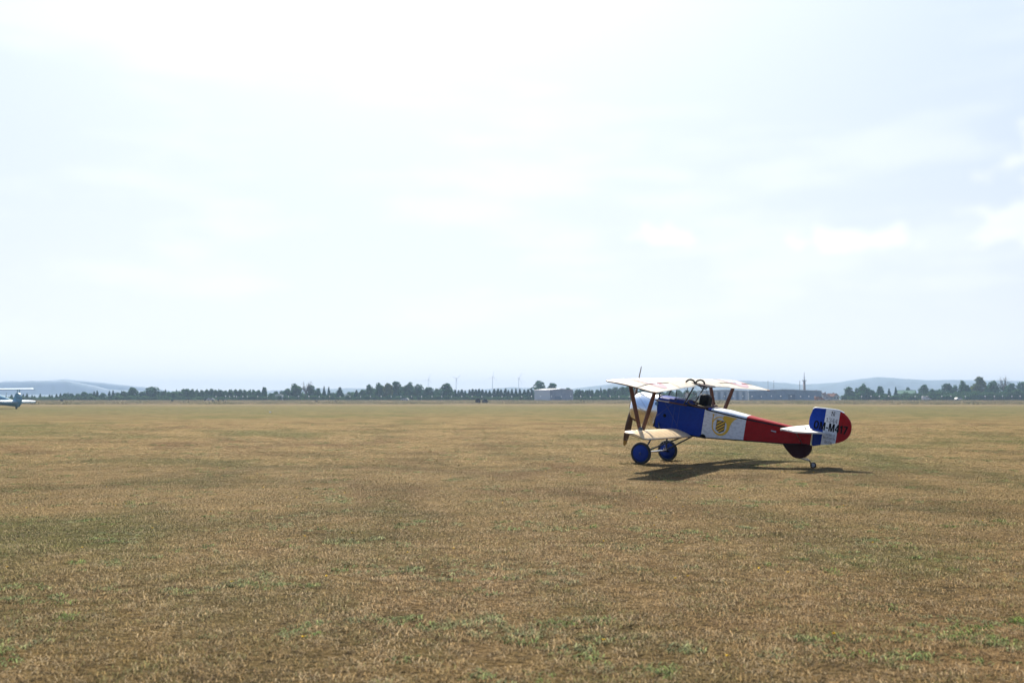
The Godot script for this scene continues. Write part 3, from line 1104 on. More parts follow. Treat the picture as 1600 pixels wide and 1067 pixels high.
	poly = PackedVector2Array([Vector2(4.62, -0.17), Vector2(4.66, -0.225), Vector2(4.75, -0.315), Vector2(4.86, -0.40), Vector2(4.965, -0.475), Vector2(5.06, -0.49), Vector2(5.17, -0.478), Vector2(5.29, -0.42), Vector2(5.38, -0.325), Vector2(5.43, -0.21), Vector2(5.425, -0.07), Vector2(5.36, -0.05), Vector2(5.0, -0.12)])
	slab(st, poly, -0.035, 0.035)
	put("tail_keel", st, paint("maroon", Color(0.030, 0.003, 0.005), 0.6, 0.0, {"metallic_specular": 0.15}), root, AF)
	# sprung tail skid and its little wheel
	st = begin()
	bar(st, Vector3(4.96, -0.455, 0), Vector3(5.42, -0.485, 0), 0.022, 0.018)
	bar(st, Vector3(5.28, -0.425, 0), Vector3(5.44, -0.478, 0), 0.012)
	var sk := put("tail_skid", st, steel, root, AF)
	st = begin()
	bar(st, Vector3(5.42, -0.475, 0), Vector3(5.475, -0.545, 0.03), 0.016)
	bar(st, Vector3(5.475, -0.545, 0.03), Vector3(5.53, -0.600, 0.03), 0.014)
	put("fork", st, black, sk)
	st = begin()
	var tw := AF * Vector3(5.55, 0, 0)
	tw = Vector3(4.73, 0.083, -0.005)
	lathe(st, [[-0.022, 0.055], [-0.024, 0.073], [-0.012, 0.084], [0.012, 0.084], [0.024, 0.073], [0.022, 0.055]], tw, Vector3.BACK, 20, false)
	var wheel := put("tail_wheel", st, black, root)
	st = begin()
	lathe(st, [[-0.022, 0.001], [-0.022, 0.056], [0.022, 0.056], [0.022, 0.03], [0.016, 0.001]], tw, Vector3.BACK, 20, false)
	put("hub", st, paint("grey_hub", Color(0.32, 0.33, 0.35), 0.4, 0.4), wheel)

func make_struts(root: Node3D, wood: Material, dark_metal: Material, steel: Material, alu: Material, edge: Material) -> void:
	for side in [1.0, -1.0]:
		var foot := Vector3(1.60, -0.315, 2.8 * side)
		var grp: MeshInstance3D
		var tops := [Vector3(1.07, 0.985, 2.9 * side), Vector3(1.90, 0.965, 2.9 * side)]
		for k in 2:
			var st := begin()
			var low: Vector3 = foot + Vector3(-0.045 if k == 0 else 0.045, 0.03, 0)
			var d: Vector3 = (tops[k] - low).normalized()
			var u := Vector3.BACK.cross(d).normalized()
			var rr := []
			for i in 9:
				var t := i / 8.0
				var fat := 1.0 + 0.22 * sin(PI * t)
				rr.append(ring(low.lerp(tops[k], t), u * 0.052 * fat, Vector3.BACK * 0.024 * fat, 12))
			loft(st, rr)
			grp = put("wing_strut", st, wood, root, AF)
			for e in [0.10, 0.90]:
				st = begin()
				var a: Vector3 = low.lerp(tops[k], e - 0.012)
				loft(st, [ring(a, u * 0.060, Vector3.BACK * 0.030, 12), ring(low.lerp(tops[k], e + 0.012), u * 0.060, Vector3.BACK * 0.030, 12)])
				put("binding", st, edge, grp)
		var st2 := begin()
		loft(st2, [ring(foot + Vector3(0, -0.10, 0), Vector3(0.115, 0, 0), Vector3(0, 0, 0.05), 12), ring(foot + Vector3(0, 0.0, 0), Vector3(0.095, 0, 0), Vector3(0, 0, 0.045), 12), ring(foot + Vector3(0, 0.10, 0), Vector3(0.085, 0, 0), Vector3(0, 0, 0.036), 12)])
		put("strut_socket", st2, paint("socket_grey", Color(0.10, 0.12, 0.14), 0.45, 0.3), root, AF)
		# cabane struts over the cockpit
		for q in [[Vector3(1.70, 0.39, 0.40), Vector3(1.93, 0.955, 0.40), 0.022], [Vector3(1.42, 0.42, 0.36), Vector3(1.40, 0.985, 0.40), 0.011], [Vector3(0.86, 0.46, 0.33), Vector3(0.98, 0.99, 0.42), 0.022]]:
			st2 = begin()
			bar(st2, Vector3(q[0].x, q[0].y, q[0].z * side), Vector3(q[1].x, q[1].y, q[1].z * side), q[2], -1, 8, Vector3.RIGHT, 0.6)
			put("cabane_strut", st2, dark_metal, root, AF)
		# flying and landing wires
		var sock := foot + Vector3(0, 0.08, 0)
		for q in [[Vector3(0.95, -0.36, 0.42 * side), tops[0]], [Vector3(1.75, -0.44, 0.41 * side), tops[1]], [Vector3(0.98, 0.97, 0.44 * side), sock], [Vector3(1.93, 0.95, 0.42 * side), sock], [Vector3(1.93, 0.955, 0.38 * side), Vector3(2.50, 0.44, -0.2 * side)]]:
			st2 = begin()
			bar(st2, q[0], q[1], 0.0032, -1, 5)
			put("bracing_wire", st2, paint("wire", Color.GRAY), root, AF)
	# stub strut from the nose down to the lower wing
	var s3 := begin()
	bar(s3, Vector3(1.02, -0.30, 0.42), Vector3(1.36, -0.44, 1.0), 0.02)
	put("nose_brace", s3, dark_metal, root, AF)

func make_gear(root: Node3D, blue: Material, dark_metal: Material, steel: Material, alu: Material, black: Material) -> void:
	var inv := AF.affine_inverse()
	var tyre_mat := paint("tyre_rubber", Color(0.014, 0.016, 0.022), 0.7)
	var cover := paint("wheel_blue", Color(0.003, 0.032, 0.25), 0.45, 0.0, {"metallic_specular": 0.25})
	for side in [1.0, -1.0]:
		var c := Vector3(0, 0.312, 0.9375 * side)
		var axis := Vector3(0, 0, side)
		var st := begin()
		lathe(st, [[-0.055, 0.001], [-0.052, 0.07], [-0.03, 0.255], [0.028, 0.258], [0.045, 0.20], [0.062, 0.07], [0.066, 0.045], [0.066, 0.001]], c, axis, 40, false)
		var w := put("wheel", st, cover, root)
		st = begin()
		lathe(st, [[-0.03, 0.250], [-0.046, 0.275], [-0.040, 0.305], [-0.016, 0.320], [0.016, 0.320], [0.040, 0.305], [0.046, 0.275], [0.03, 0.250]], c, axis, 44, false)
		put("tyre", st, tyre_mat, w)
		st = begin()
		lathe(st, [[0.064, 0.001], [0.064, 0.040], [0.078, 0.034], [0.084, 0.001]], c, axis, 14, false)
		for i in 5: bar(st, c + axis * 0.062 + Vector3(cos(TAU * i / 5.0), sin(TAU * i / 5.0), 0) * 0.058, c + axis * 0.070 + Vector3(cos(TAU * i / 5.0), sin(TAU * i / 5.0), 0) * 0.058, 0.007, -1, 6)
		put("hub_cap", st, paint("hub_blue", Color(0.03, 0.06, 0.20), 0.4, 0.5), w)
		var apex := Vector3(0.02, 0.34, 0.80 * side)
		for q in [[AF * Vector3(0.98, -0.44, 0.36 * side), 0.026], [AF * Vector3(1.95, -0.46, 0.34 * side), 0.026]]:
			st = begin()
			bar(st, apex, q[0], q[1], -1, 10, Vector3.RIGHT, 0.6)
			put("gear_leg", st, dark_metal, root)
		st = begin()
		box(st, Vector3(0.02, 0.33, 0.80 * side), Vector3(0.13, 0.10, 0.05))
		lathe(st, [[-0.06, 0.04], [0.06, 0.04]], Vector3(0.02, 0.33, 0.80 * side), Vector3.BACK, 12)
		put("shock_cord_block", st, black, root)
		st = begin()
		for k in 3: bar(st, Vector3(-0.05 + 0.05 * k, 0.40, 0.775 * side), Vector3(-0.05 + 0.05 * k, 0.30, 0.775 * side), 0.014, -1, 6)
		put("shock_cord", st, steel, root)
		st = begin()
		bar(st, AF * Vector3(0.98, -0.44, 0.34 * side), apex * Vector3(1, 1, -1), 0.004, -1, 5)
		put("gear_wire", st, steel, root)
	var st2 := begin()
	bar(st2, Vector3(0.0, 0.312, -0.92), Vector3(0.0, 0.312, 0.92), 0.022, -1, 10)
	put("axle", st2, steel, root)
	st2 = begin()
	bar(st2, Vector3(0.07, 0.335, -0.80), Vector3(0.07, 0.335, 0.80), 0.036, -1, 10, Vector3.RIGHT, 0.6)
	put("spreader_bar", st2, alu, root)

# post horn with a striped shield, painted on the white band
func make_emblem(parent: Node3D) -> void:
	var gold := paint("emblem_gold", Color(0.74, 0.45, 0.03), 0.5)
	var ink := paint("emblem_black", Color(0.03, 0.016, 0.01), 0.5)
	var lay := func(p: Vector2, lift: float) -> Vector3: return Vector3(p.x, p.y, curve(W_HALF, p.x) + lift)
	var st := begin()
	st.set_smooth_group(1)
	var c := Vector2(2.875, -0.02)
	var n := 56
	var prev := []
	# ring of the horn, growing from the thin top round to the thick lower right
	for i in n + 1:
		var a := deg_to_rad(118.0 + 320.0 * i / n)
		var half := curve([[0.0, 0.016], [0.3, 0.018], [0.55, 0.030], [0.8, 0.048], [1.0, 0.062]], i / float(n))
		var mid := 0.262 - 0.02 * sin(PI * i / float(n))
		var d := Vector2(cos(a) * 0.93, sin(a))
		var now := [lay.call(c + d * (mid - half), 0.005), lay.call(c + d * (mid + half), 0.005)]
		if i > 0: quad(st, prev[0], prev[1], now[1], now[0])
		prev = now
	# thin tube closing over the top of the ring
	prev = []
	for i in 15:
		var a := deg_to_rad(118.0 - 66.0 * i / 14.0)
		var d := Vector2(cos(a) * 0.93, sin(a))
		var now := [lay.call(c + d * 0.244, 0.006), lay.call(c + d * 0.272, 0.006)]
		if i > 0: quad(st, prev[0], prev[1], now[1], now[0])
		prev = now
	# bell
	var bl := [Vector2(2.97, 0.300), Vector2(3.33, 0.288), Vector2(3.25, 0.225), Vector2(3.19, 0.14), Vector2(3.155, 0.04), Vector2(3.14, -0.06), Vector2(3.06, -0.06), Vector2(3.06, 0.05), Vector2(3.04, 0.16), Vector2(3.0, 0.24)]
	var poly := PackedVector2Array(bl)
	var idx := Geometry2D.triangulate_polygon(poly)
	for i in range(0, idx.size(), 3): tri(st, lay.call(poly[idx[i]], 0.007), lay.call(poly[idx[i + 1]], 0.007), lay.call(poly[idx[i + 2]], 0.007))
	# mouthpiece tube
	for q in [[Vector2(2.632, 0.26), Vector2(2.632, 0.05), 0.013], [Vector2(2.603, 0.268), Vector2(2.661, 0.268), 0.018], [Vector2(2.632, 0.06), Vector2(2.70, 0.165), 0.012]]:
		var d: Vector2 = (q[1] - q[0]).normalized().orthogonal() * q[2]
		quad(st, lay.call(q[0] - d, 0.006), lay.call(q[1] - d, 0.006), lay.call(q[1] + d, 0.006), lay.call(q[0] + d, 0.006))
	var horn := put("horn_emblem", st, gold, parent)
	horn.set_meta("label", "golden post horn painted on the white band")
	# shield: dark ground with yellow diagonal bars
	var shield := PackedVector2Array([Vector2(2.752, 0.150), Vector2(3.008, 0.138), Vector2(3.008, -0.135), Vector2(2.878, -0.215), Vector2(2.752, -0.130)])
	st = begin()
	idx = Geometry2D.triangulate_polygon(shield)
	for i in range(0, idx.size(), 3): tri(st, lay.call(shield[idx[i]], 0.005), lay.call(shield[idx[i + 1]], 0.005), lay.call(shield[idx[i + 2]], 0.005))
	var sh := put("shield_emblem", st, ink, parent)
	var inner := Geometry2D.offset_polygon(shield, -0.010)[0]
	for k in 7:
		var o := -0.34 + 0.094 * k
		var bandp := PackedVector2Array([Vector2(2.6, o - 0.15), Vector2(3.2, o + 0.31), Vector2(3.2, o + 0.362), Vector2(2.6, o - 0.098)])
		for got in Geometry2D.intersect_polygons(inner, bandp):
			st = begin()
			idx = Geometry2D.triangulate_polygon(got)
			for i in range(0, idx.size(), 3): tri(st, lay.call(got[idx[i]], 0.008), lay.call(got[idx[i + 1]], 0.008), lay.call(got[idx[i + 2]], 0.008))
			put("yellow_bar", st, gold, sh)


# ---------------------------------------------------------------- the pale blue biplane at the edge of the field
func make_far_plane() -> void:
	var skin := paint("pale_blue_paint", Color(0.085, 0.24, 0.33), 0.35, 0.0, {"clearcoat_enabled": true, "clearcoat": 0.1, "clearcoat_roughness": 0.3})
	var pale := paint("pale_wing_paint", Color(0.33, 0.46, 0.54), 0.6)
	var dark := paint("dark_line", Color(0.02, 0.05, 0.07), 0.5)
	var turn := deg_to_rad(-33.0)
	var b := Basis(Vector3.UP, turn)
	var tail := Vector3(-96.5, 0, -195.0)
	var root := thing("biplane", "pale blue biplane with a rounded tail fin parked far off, nose hidden by distance", "biplane", tail - b * Vector3(11.0, 0, 0), turn)
	root.set_meta("label", "pale blue biplane with tall rounded tail, far across the field")
	var st := begin()
	var rings := []
	for q in [[-1.6, 1.75, 0.55, 0.55], [-1.2, 1.80, 0.85, 0.85], [0.0, 1.90, 0.95, 1.05], [1.6, 1.95, 0.95, 1.15], [4.0, 1.78, 0.92, 1.08], [6.5, 1.50, 0.70, 0.85], [9.0, 1.12, 0.40, 0.62], [10.9, 0.86, 0.12, 0.48]]:
		rings.append(ring(Vector3(q[0], q[1], 0), Vector3(0, 0, q[2]), Vector3(0, q[3], 0), 18))
	loft(st, rings)
	put("fuselage", st, skin, root)
	st = begin()
	lathe(st, [[-0.7, 0.35], [-0.6, 0.68], [-0.3, 0.80], [0.5, 0.82], [0.5, 0.4]], Vector3(-1.3, 1.78, 0), Vector3.RIGHT, 20, false)
	put("engine_cowl", st, dark, root)
	st = begin()
	for k in 4:
		var a := TAU * k / 4.0 + 0.4
		bar(st, Vector3(-2.1, 1.78, 0), Vector3(-2.1, 1.78 + 1.75 * sin(a), 1.75 * cos(a)), 0.14, 0.06, 6, Vector3.RIGHT, 3.0)
	lathe(st, [[-0.3, 0.01], [-0.1, 0.2], [0.2, 0.25]], Vector3(-2.1, 1.78, 0), Vector3.RIGHT, 10)
	put("propeller", st, dark, root)
	st = begin()
	loft(st, [ring(Vector3(-0.4, 2.75, 0), Vector3(0, 0, 0.75), Vector3(0, 0.15, 0), 12), ring(Vector3(0.1, 2.95, 0), Vector3(0, 0, 0.85), Vector3(0, 0.32, 0), 12), ring(Vector3(1.6, 3.0, 0), Vector3(0, 0, 0.8), Vector3(0, 0.30, 0), 12), ring(Vector3(2.3, 2.9, 0), Vector3(0, 0, 0.6), Vector3(0, 0.12, 0), 12)])
	put("cabin_roof", st, paint("cabin_glass", Color(0.03, 0.05, 0.06), 0.1), root)
	for side in [1.0, -1.0]:
		# two wings a side, joined by one strut
		for q in [[0.1, 2.4, 3.90, 9.0, 0.15], [0.3, 2.1, 1.15, 7.0, 0.18]]:
			st = begin()
			var rr := []
			for i in 12:
				var y: float = q[3] * sin(i / 11.0 * PI / 2.0)
				var k := sqrt(maxf(0.0, 1.0 - pow(maxf(0.0, y / q[3] - 0.88) / 0.1205, 2.0)))
				var c: float = q[1] * (0.35 + 0.65 * k)
				var m: float = q[0] + q[1] * 0.45
				var h: float = q[2] + y * 0.02
				rr.append([Vector3(m - c * 0.45, h + 0.08, y * side), Vector3(m - c * 0.25, h + q[4] * 0.8, y * side), Vector3(m + c * 0.1, h + q[4] * 0.6, y * side), Vector3(m + c * 0.55, h - 0.20, y * side), Vector3(m + c * 0.1, h - 0.10, y * side), Vector3(m - c * 0.3, h - 0.03, y * side)])
			loft(st, rr)
			put("upper_wing" if q[2] > 3.0 else "lower_wing", st, pale, root)
		st = begin()
		for x in [0.7, 1.5]: bar(st, Vector3(x, 1.3, 5.6 * side), Vector3(x, 4.0, 5.9 * side), 0.08)
		put("wing_strut", st, skin, root)
		st = begin()
		bar(st, Vector3(0.6, 2.8, 0.8 * side), Vector3(0.8, 3.95, 0.9 * side), 0.07)
		bar(st, Vector3(1.9, 2.8, 0.8 * side), Vector3(1.7, 3.9, 0.9 * side), 0.07)
		put("cabane_strut", st, skin, root)
		# tailplane with rounded tips
		st = begin()
		var poly := PackedVector2Array()
		for p in [[9.4, 0.0], [9.6, 2.9], [9.85, 3.5], [10.35, 3.85], [10.9, 3.7], [11.15, 3.1], [11.2, 0.0]]: poly.append(Vector2(p[0], p[1] * side))
		var flat := begin()
		slab(flat, poly, -0.14, 0.14)
		flat.generate_normals()
		st.append_from(flat.commit(), 0, Transform3D(Basis.IDENTITY, Vector3(10.3, 1.46, 0)) * Transform3D(Basis(Vector3.BACK, deg_to_rad(-11.0)), Vector3.ZERO) * Transform3D(Basis(Vector3(1, 0, 0), Vector3(0, 0, 1), Vector3(0, -1, 0)), Vector3(-10.3, 0, 0)))
		mesh_node("tailplane", st.commit(), pale, root)
		st = begin()
		bar(st, Vector3(10.3, 1.25, 1.7 * side), Vector3(10.3, 0.55, 0.2 * side), 0.045)
		put("tail_brace", st, skin, root)
		st = begin()
		lathe(st, [[-0.13, 0.12], [-0.15, 0.33], [-0.05, 0.40], [0.05, 0.40], [0.15, 0.33], [0.13, 0.12]], Vector3(0.2, 0.40, 1.68 * side), Vector3.BACK, 20)
		var wh := put("main_wheel", st, dark, root)
		st = begin()
		bar(st, Vector3(0.2, 0.4, 1.5 * side), Vector3(0.3, 1.25, 0.8 * side), 0.09)
		bar(st, Vector3(0.2, 0.4, 1.5 * side), Vector3(1.6, 1.1, 0.6 * side), 0.06)
		put("gear_leg", st, skin, wh)
	# fin and rudder
	st = begin()
	slab(st, PackedVector2Array([Vector2(8.9, 1.5), Vector2(9.45, 1.75), Vector2(9.75, 2.25), Vector2(10.0, 2.7), Vector2(10.3, 2.98), Vector2(10.62, 3.1), Vector2(10.62, 1.2), Vector2(9.0, 1.2)]), -0.16, 0.16)
	put("tail_fin", st, skin, root)
	st = begin()
	slab(st, PackedVector2Array([Vector2(10.64, 0.30), Vector2(11.25, 0.42), Vector2(11.75, 0.85), Vector2(12.05, 1.45), Vector2(12.1, 2.0), Vector2(11.95, 2.5), Vector2(11.6, 2.9), Vector2(11.15, 3.1), Vector2(10.64, 3.13)]), -0.14, 0.14)
	var ru := put("rudder", st, skin, root)
	st = begin()
	box(st, Vector3(11.25, 2.18, 0), Vector3(1.3, 0.09, 0.3), Basis(Vector3.BACK, -0.12))
	put("trim_line", st, dark, ru)
	st = begin()
	lathe(st, [[-0.1, 0.05], [-0.1, 0.2], [0.1, 0.2], [0.1, 0.05]], Vector3(10.4, 0.2, 0), Vector3.BACK, 14)
	bar(st, Vector3(10.4, 0.2, 0.12), Vector3(10.2, 0.6, 0.05), 0.05)
	put("tail_wheel", st, dark, root)
	# two blade aerials on the upper wing, seen over the tail
	st = begin()
	bar(st, Vector3(6.6, 2.3, 0), Vector3(6.9, 3.2, 0), 0.035, 0.02)
	put("aerial_mast", st, dark, root)


# ---------------------------------------------------------------- trees
func leaf(st: SurfaceTool, c: Vector3, size: float, col: Color, droop := 0.0) -> void:
	var a := rng.randf() * TAU
	var u := Vector3(cos(a), rng.randf_range(-0.5, 0.5) - droop, sin(a)).normalized()
	var v := u.cross(Vector3(rng.randf_range(-1, 1), rng.randf_range(-0.2, 1), rng.randf_range(-1, 1))).normalized()
	u *= size * rng.randf_range(0.6, 1.2)
	v *= size * rng.randf_range(0.4, 0.8)
	st.set_color(col)
	st.add_vertex(c - u); st.add_vertex(c + v); st.add_vertex(c + u)
	st.set_color(col)
	st.add_vertex(c - u); st.add_vertex(c + u); st.add_vertex(c - v)

func leaf_tone(base: Vector3, spread_: float) -> Color:
	var k := rng.randf_range(1.0 - spread_, 1.0 + spread_)
	var w := rng.randf_range(-0.1, 0.1)
	return Color(base.x * k * (1 + w), base.y * k, base.z * k * (1 - w))

# all trees are made one unit wide and one unit tall and scaled where they stand
func tree_model(kind: String, s: int) -> Array:
	rng.seed = 900 + s
	var crown := begin()
	var trunk := begin()
	crown.set_smooth_group(-1)
	var base: Vector3 = {"spruce": Vector3(0.020, 0.082, 0.046), "round": Vector3(0.036, 0.120, 0.040), "tall": Vector3(0.060, 0.145, 0.044), "bush": Vector3(0.064, 0.145, 0.050), "yellow": Vector3(0.120, 0.150, 0.032), "bare": Vector3(0.085, 0.085, 0.045)}[kind]
	if kind == "spruce":
		bar(trunk, Vector3.ZERO, Vector3(0, 0.96, 0), 0.035, 0.004, 6)
		for i in 760:
			var t := pow(rng.randf(), 0.62)
			var y := 0.03 + 0.96 * (1.0 - t)
			var whorl := 0.72 + 0.28 * cos(y * 62.0 + rng.randf() * 1.2)
			var r := 0.5 * pow(t, 0.85) * sqrt(rng.randf_range(0.25, 1.0)) * whorl * rng.randf_range(0.75, 1.12)
			var a := rng.randf() * TAU
			leaf(crown, Vector3(cos(a) * r, y - r * 0.10, sin(a) * r), 0.085, leaf_tone(base, 0.45), 0.3)
	elif kind == "bare":
		bar(trunk, Vector3.ZERO, Vector3(0.02, 0.42, 0), 0.035, 0.022, 6)
		for i in 26:
			var a := rng.randf() * TAU
			var o := Vector3(0.02, rng.randf_range(0.25, 0.45), 0)
			var e := o + Vector3(cos(a) * rng.randf_range(0.15, 0.45), rng.randf_range(0.18, 0.55), sin(a) * rng.randf_range(0.15, 0.45))
			bar(trunk, o, e, 0.013, 0.005, 4)
			for j in 5:
				var m := o.lerp(e, rng.randf_range(0.4, 1.0))
				bar(trunk, m, m + Vector3(rng.randfn(0, 0.09), rng.randf_range(0.02, 0.14), rng.randfn(0, 0.09)), 0.006, 0.003, 3)
				for k in 3: leaf(crown, m + Vector3(rng.randfn(0, 0.06), rng.randfn(0.05, 0.06), rng.randfn(0, 0.06)), 0.022, leaf_tone(base, 0.3))
	else:
		var low := 0.0 if kind == "bush" else 0.05
		bar(trunk, Vector3.ZERO, Vector3(rng.randfn(0, 0.02), 0.55, 0), 0.045, 0.02, 6)
		for i in 6:
			var a := rng.randf() * TAU
			bar(trunk, Vector3(0, rng.randf_range(0.2, 0.4), 0), Vector3(cos(a) * 0.26, rng.randf_range(0.5, 0.8), sin(a) * 0.26), 0.018, 0.006, 4)
		# a handful of uneven masses, each a shell of leaf sprays with gaps
		var masses := []
		var n := 20 if kind != "bush" else 9
		for i in n:
			var y := rng.randf()
			var a := rng.randf() * TAU
			var reach := 0.36 * sin(PI * clampf(0.28 + 0.68 * y, 0, 1)) if kind != "tall" else 0.30 * sin(PI * clampf(0.35 + 0.6 * y, 0, 1))
			if kind == "bush": reach = 0.36 * cos(y * 1.2)
			var r := rng.randf_range(0.12, 0.22) * (1.15 if kind == "bush" else 1.0)
			reach *= rng.randf_range(0.35, 1.1)
			masses.append([Vector3(cos(a) * reach, lerpf(low + r * 0.6, 1.0 - r * 0.85, y), sin(a) * reach), r, rng.randf_range(0.72, 1.28)])
		masses.append([Vector3(rng.randfn(0, 0.05), 0.5, rng.randfn(0, 0.05)), 0.27, 0.9])
		masses.append([Vector3(rng.randfn(0, 0.05), 0.22, rng.randfn(0, 0.05)), 0.25, 0.85])
		masses.append([Vector3(rng.randfn(0, 0.07), 0.86, rng.randfn(0, 0.06)), 0.14, 1.1])
		for m in masses:
			var tone: Vector3 = base * float(m[2])
			for i in int(58 * pow(m[1] / 0.16, 1.6)):
				var d := Vector3(rng.randfn(), rng.randfn(), rng.randfn()).normalized()
				var q: float = m[1] * rng.randf_range(0.72, 1.13)
				var c: Vector3 = m[0] + Vector3(d.x * q, d.y * q * 0.85, d.z * q)
				if c.y < low: continue
				leaf(crown, c, 0.058, leaf_tone(tone, 0.35), 0.1)
	crown.generate_normals()
	trunk.generate_normals()
	return [crown.commit(), trunk.commit()]

var tree_models := {}
var tree_materials := []

func plant(kind: String, model: int, x: float, z: float, high: float, wide: float, called: String, label: String, category: String, group := "") -> void:
	var key := "%s %d" % [kind, model]
	if not tree_models.has(key): tree_models[key] = tree_model(kind, model * 7 + kind.length() * 31)
	var o := thing(called, label, category, spot(x, z) - Vector3(0, 0.05, 0), x * 1.7 + z, group)
	o.scale = Vector3(wide, high, wide)
	mesh_node("crown", tree_models[key][0], tree_materials[0], o)
	if kind != "bush" or model == 0: mesh_node("trunk", tree_models[key][1], tree_materials[1], o)

func make_undergrowth() -> void:
	var model: Mesh = tree_model("bush", 61)[0]
	var rows := []
	rng.seed = 311
	for q in [[-28.0, -21.6, 120, 1.2, 2.3], [-21.6, -19.5, 60, 2.4, 3.6], [-19.5, -14.0, 190, 4.2, 5.4], [-14.0, -9.3, 110, 3.2, 4.8], [-9.3, -3.5, 170, 4.0, 5.8], [-3.5, 1.2, 170, 3.8, 4.9], [3.8, 10.6, 210, 3.8, 5.2], [19.0, 20.6, 30, 3.5, 4.8], [21.4, 28.5, 220, 3.6, 5.6]]:
		for i in q[2]:
			var a := deg_to_rad(rng.randf_range(q[0], q[1]))
			var d := rng.randf_range(675.0, 740.0)
			var s := rng.randf_range(5.5, 9.0)
			var t := rng.randf_range(0.75, 1.1)
			rows.append([spot(sin(a) * d, -cos(a) * d), rng.randf() * TAU, s, rng.randf_range(q[3], q[4]), Color(t, t, t)])
	scatter("woodland_undergrowth", model, tree_materials[0], rows)

func make_tree_materials() -> void:
	var m := StandardMaterial3D.new()
	m.vertex_color_use_as_albedo = true
	m.roughness = 0.85
	m.metallic_specular = 0.08
	m.backlight_enabled = true
	m.backlight = Color(0.7, 0.7, 0.7)
	tree_materials = [m, paint("bark", Color(0.055, 0.040, 0.028), 0.9)]


# ---------------------------------------------------------------- buildings, posts, masts
func shed(called: String, label: String, at: Vector3, turn: float, size: Vector3, wall: Color, roof: Color, pitch: float, parts: Array, group := "") -> Node3D:
	var o := thing(called, label, "building", at, turn, group)
	var st := begin()
	var h := size / 2.0
	# walls with a low gable along z
	var pts := PackedVector2Array([Vector2(-h.x, 0), Vector2(h.x, 0), Vector2(h.x, size.y - pitch), Vector2(0, size.y), Vector2(-h.x, size.y - pitch)])
	slab(st, pts, -h.z, h.z)
	var wm := StandardMaterial3D.new()
	wm.albedo_color = wall.linear_to_srgb()
	wm.roughness = 0.6
	wm.albedo_texture = grain(called.length() + 3, 0.012, 4, [0.0, Color(0.86, 0.87, 0.88), 0.5, Color(0.97, 0.97, 0.97), 1.0, Color(1, 1, 1)], 256)
	wm.uv1_triplanar = true
	wm.uv1_scale = Vector3(0.08, 0.08, 0.08)
	put("wall", st, wm, o)
	st = begin()
	for side in [1.0, -1.0]:
		var d := Vector2(h.x, -pitch).normalized()
		var c := Vector3(side * h.x / 2.0, size.y - pitch / 2.0 + 0.14, 0)
		box(st, c, Vector3(Vector2(h.x, pitch).length() + 0.4, 0.22, size.z + 0.6), Basis(Vector3.BACK, -side * atan2(pitch, h.x)))
	put("roof", st, paint("roof %s" % roof, roof, 0.4 if roof.g > 0.4 else 0.9, 0.0, {"metallic_specular": 0.5 if roof.g > 0.4 else 0.1}), o)
	for p in parts:   # [name, centre, size, colour]
		st = begin()
		box(st, p[1], p[2])
		put(p[0], st, paint("part %s" % p[3], p[3], 0.5), o)
	return o

func rows_of(called: String, n: int, from: Vector3, to: Vector3, size: Vector3, col: Color) -> Array:
	var r := []
	for i in n: r.append([called, from.lerp(to, (i + 0.5) / n), size, col])
	return r

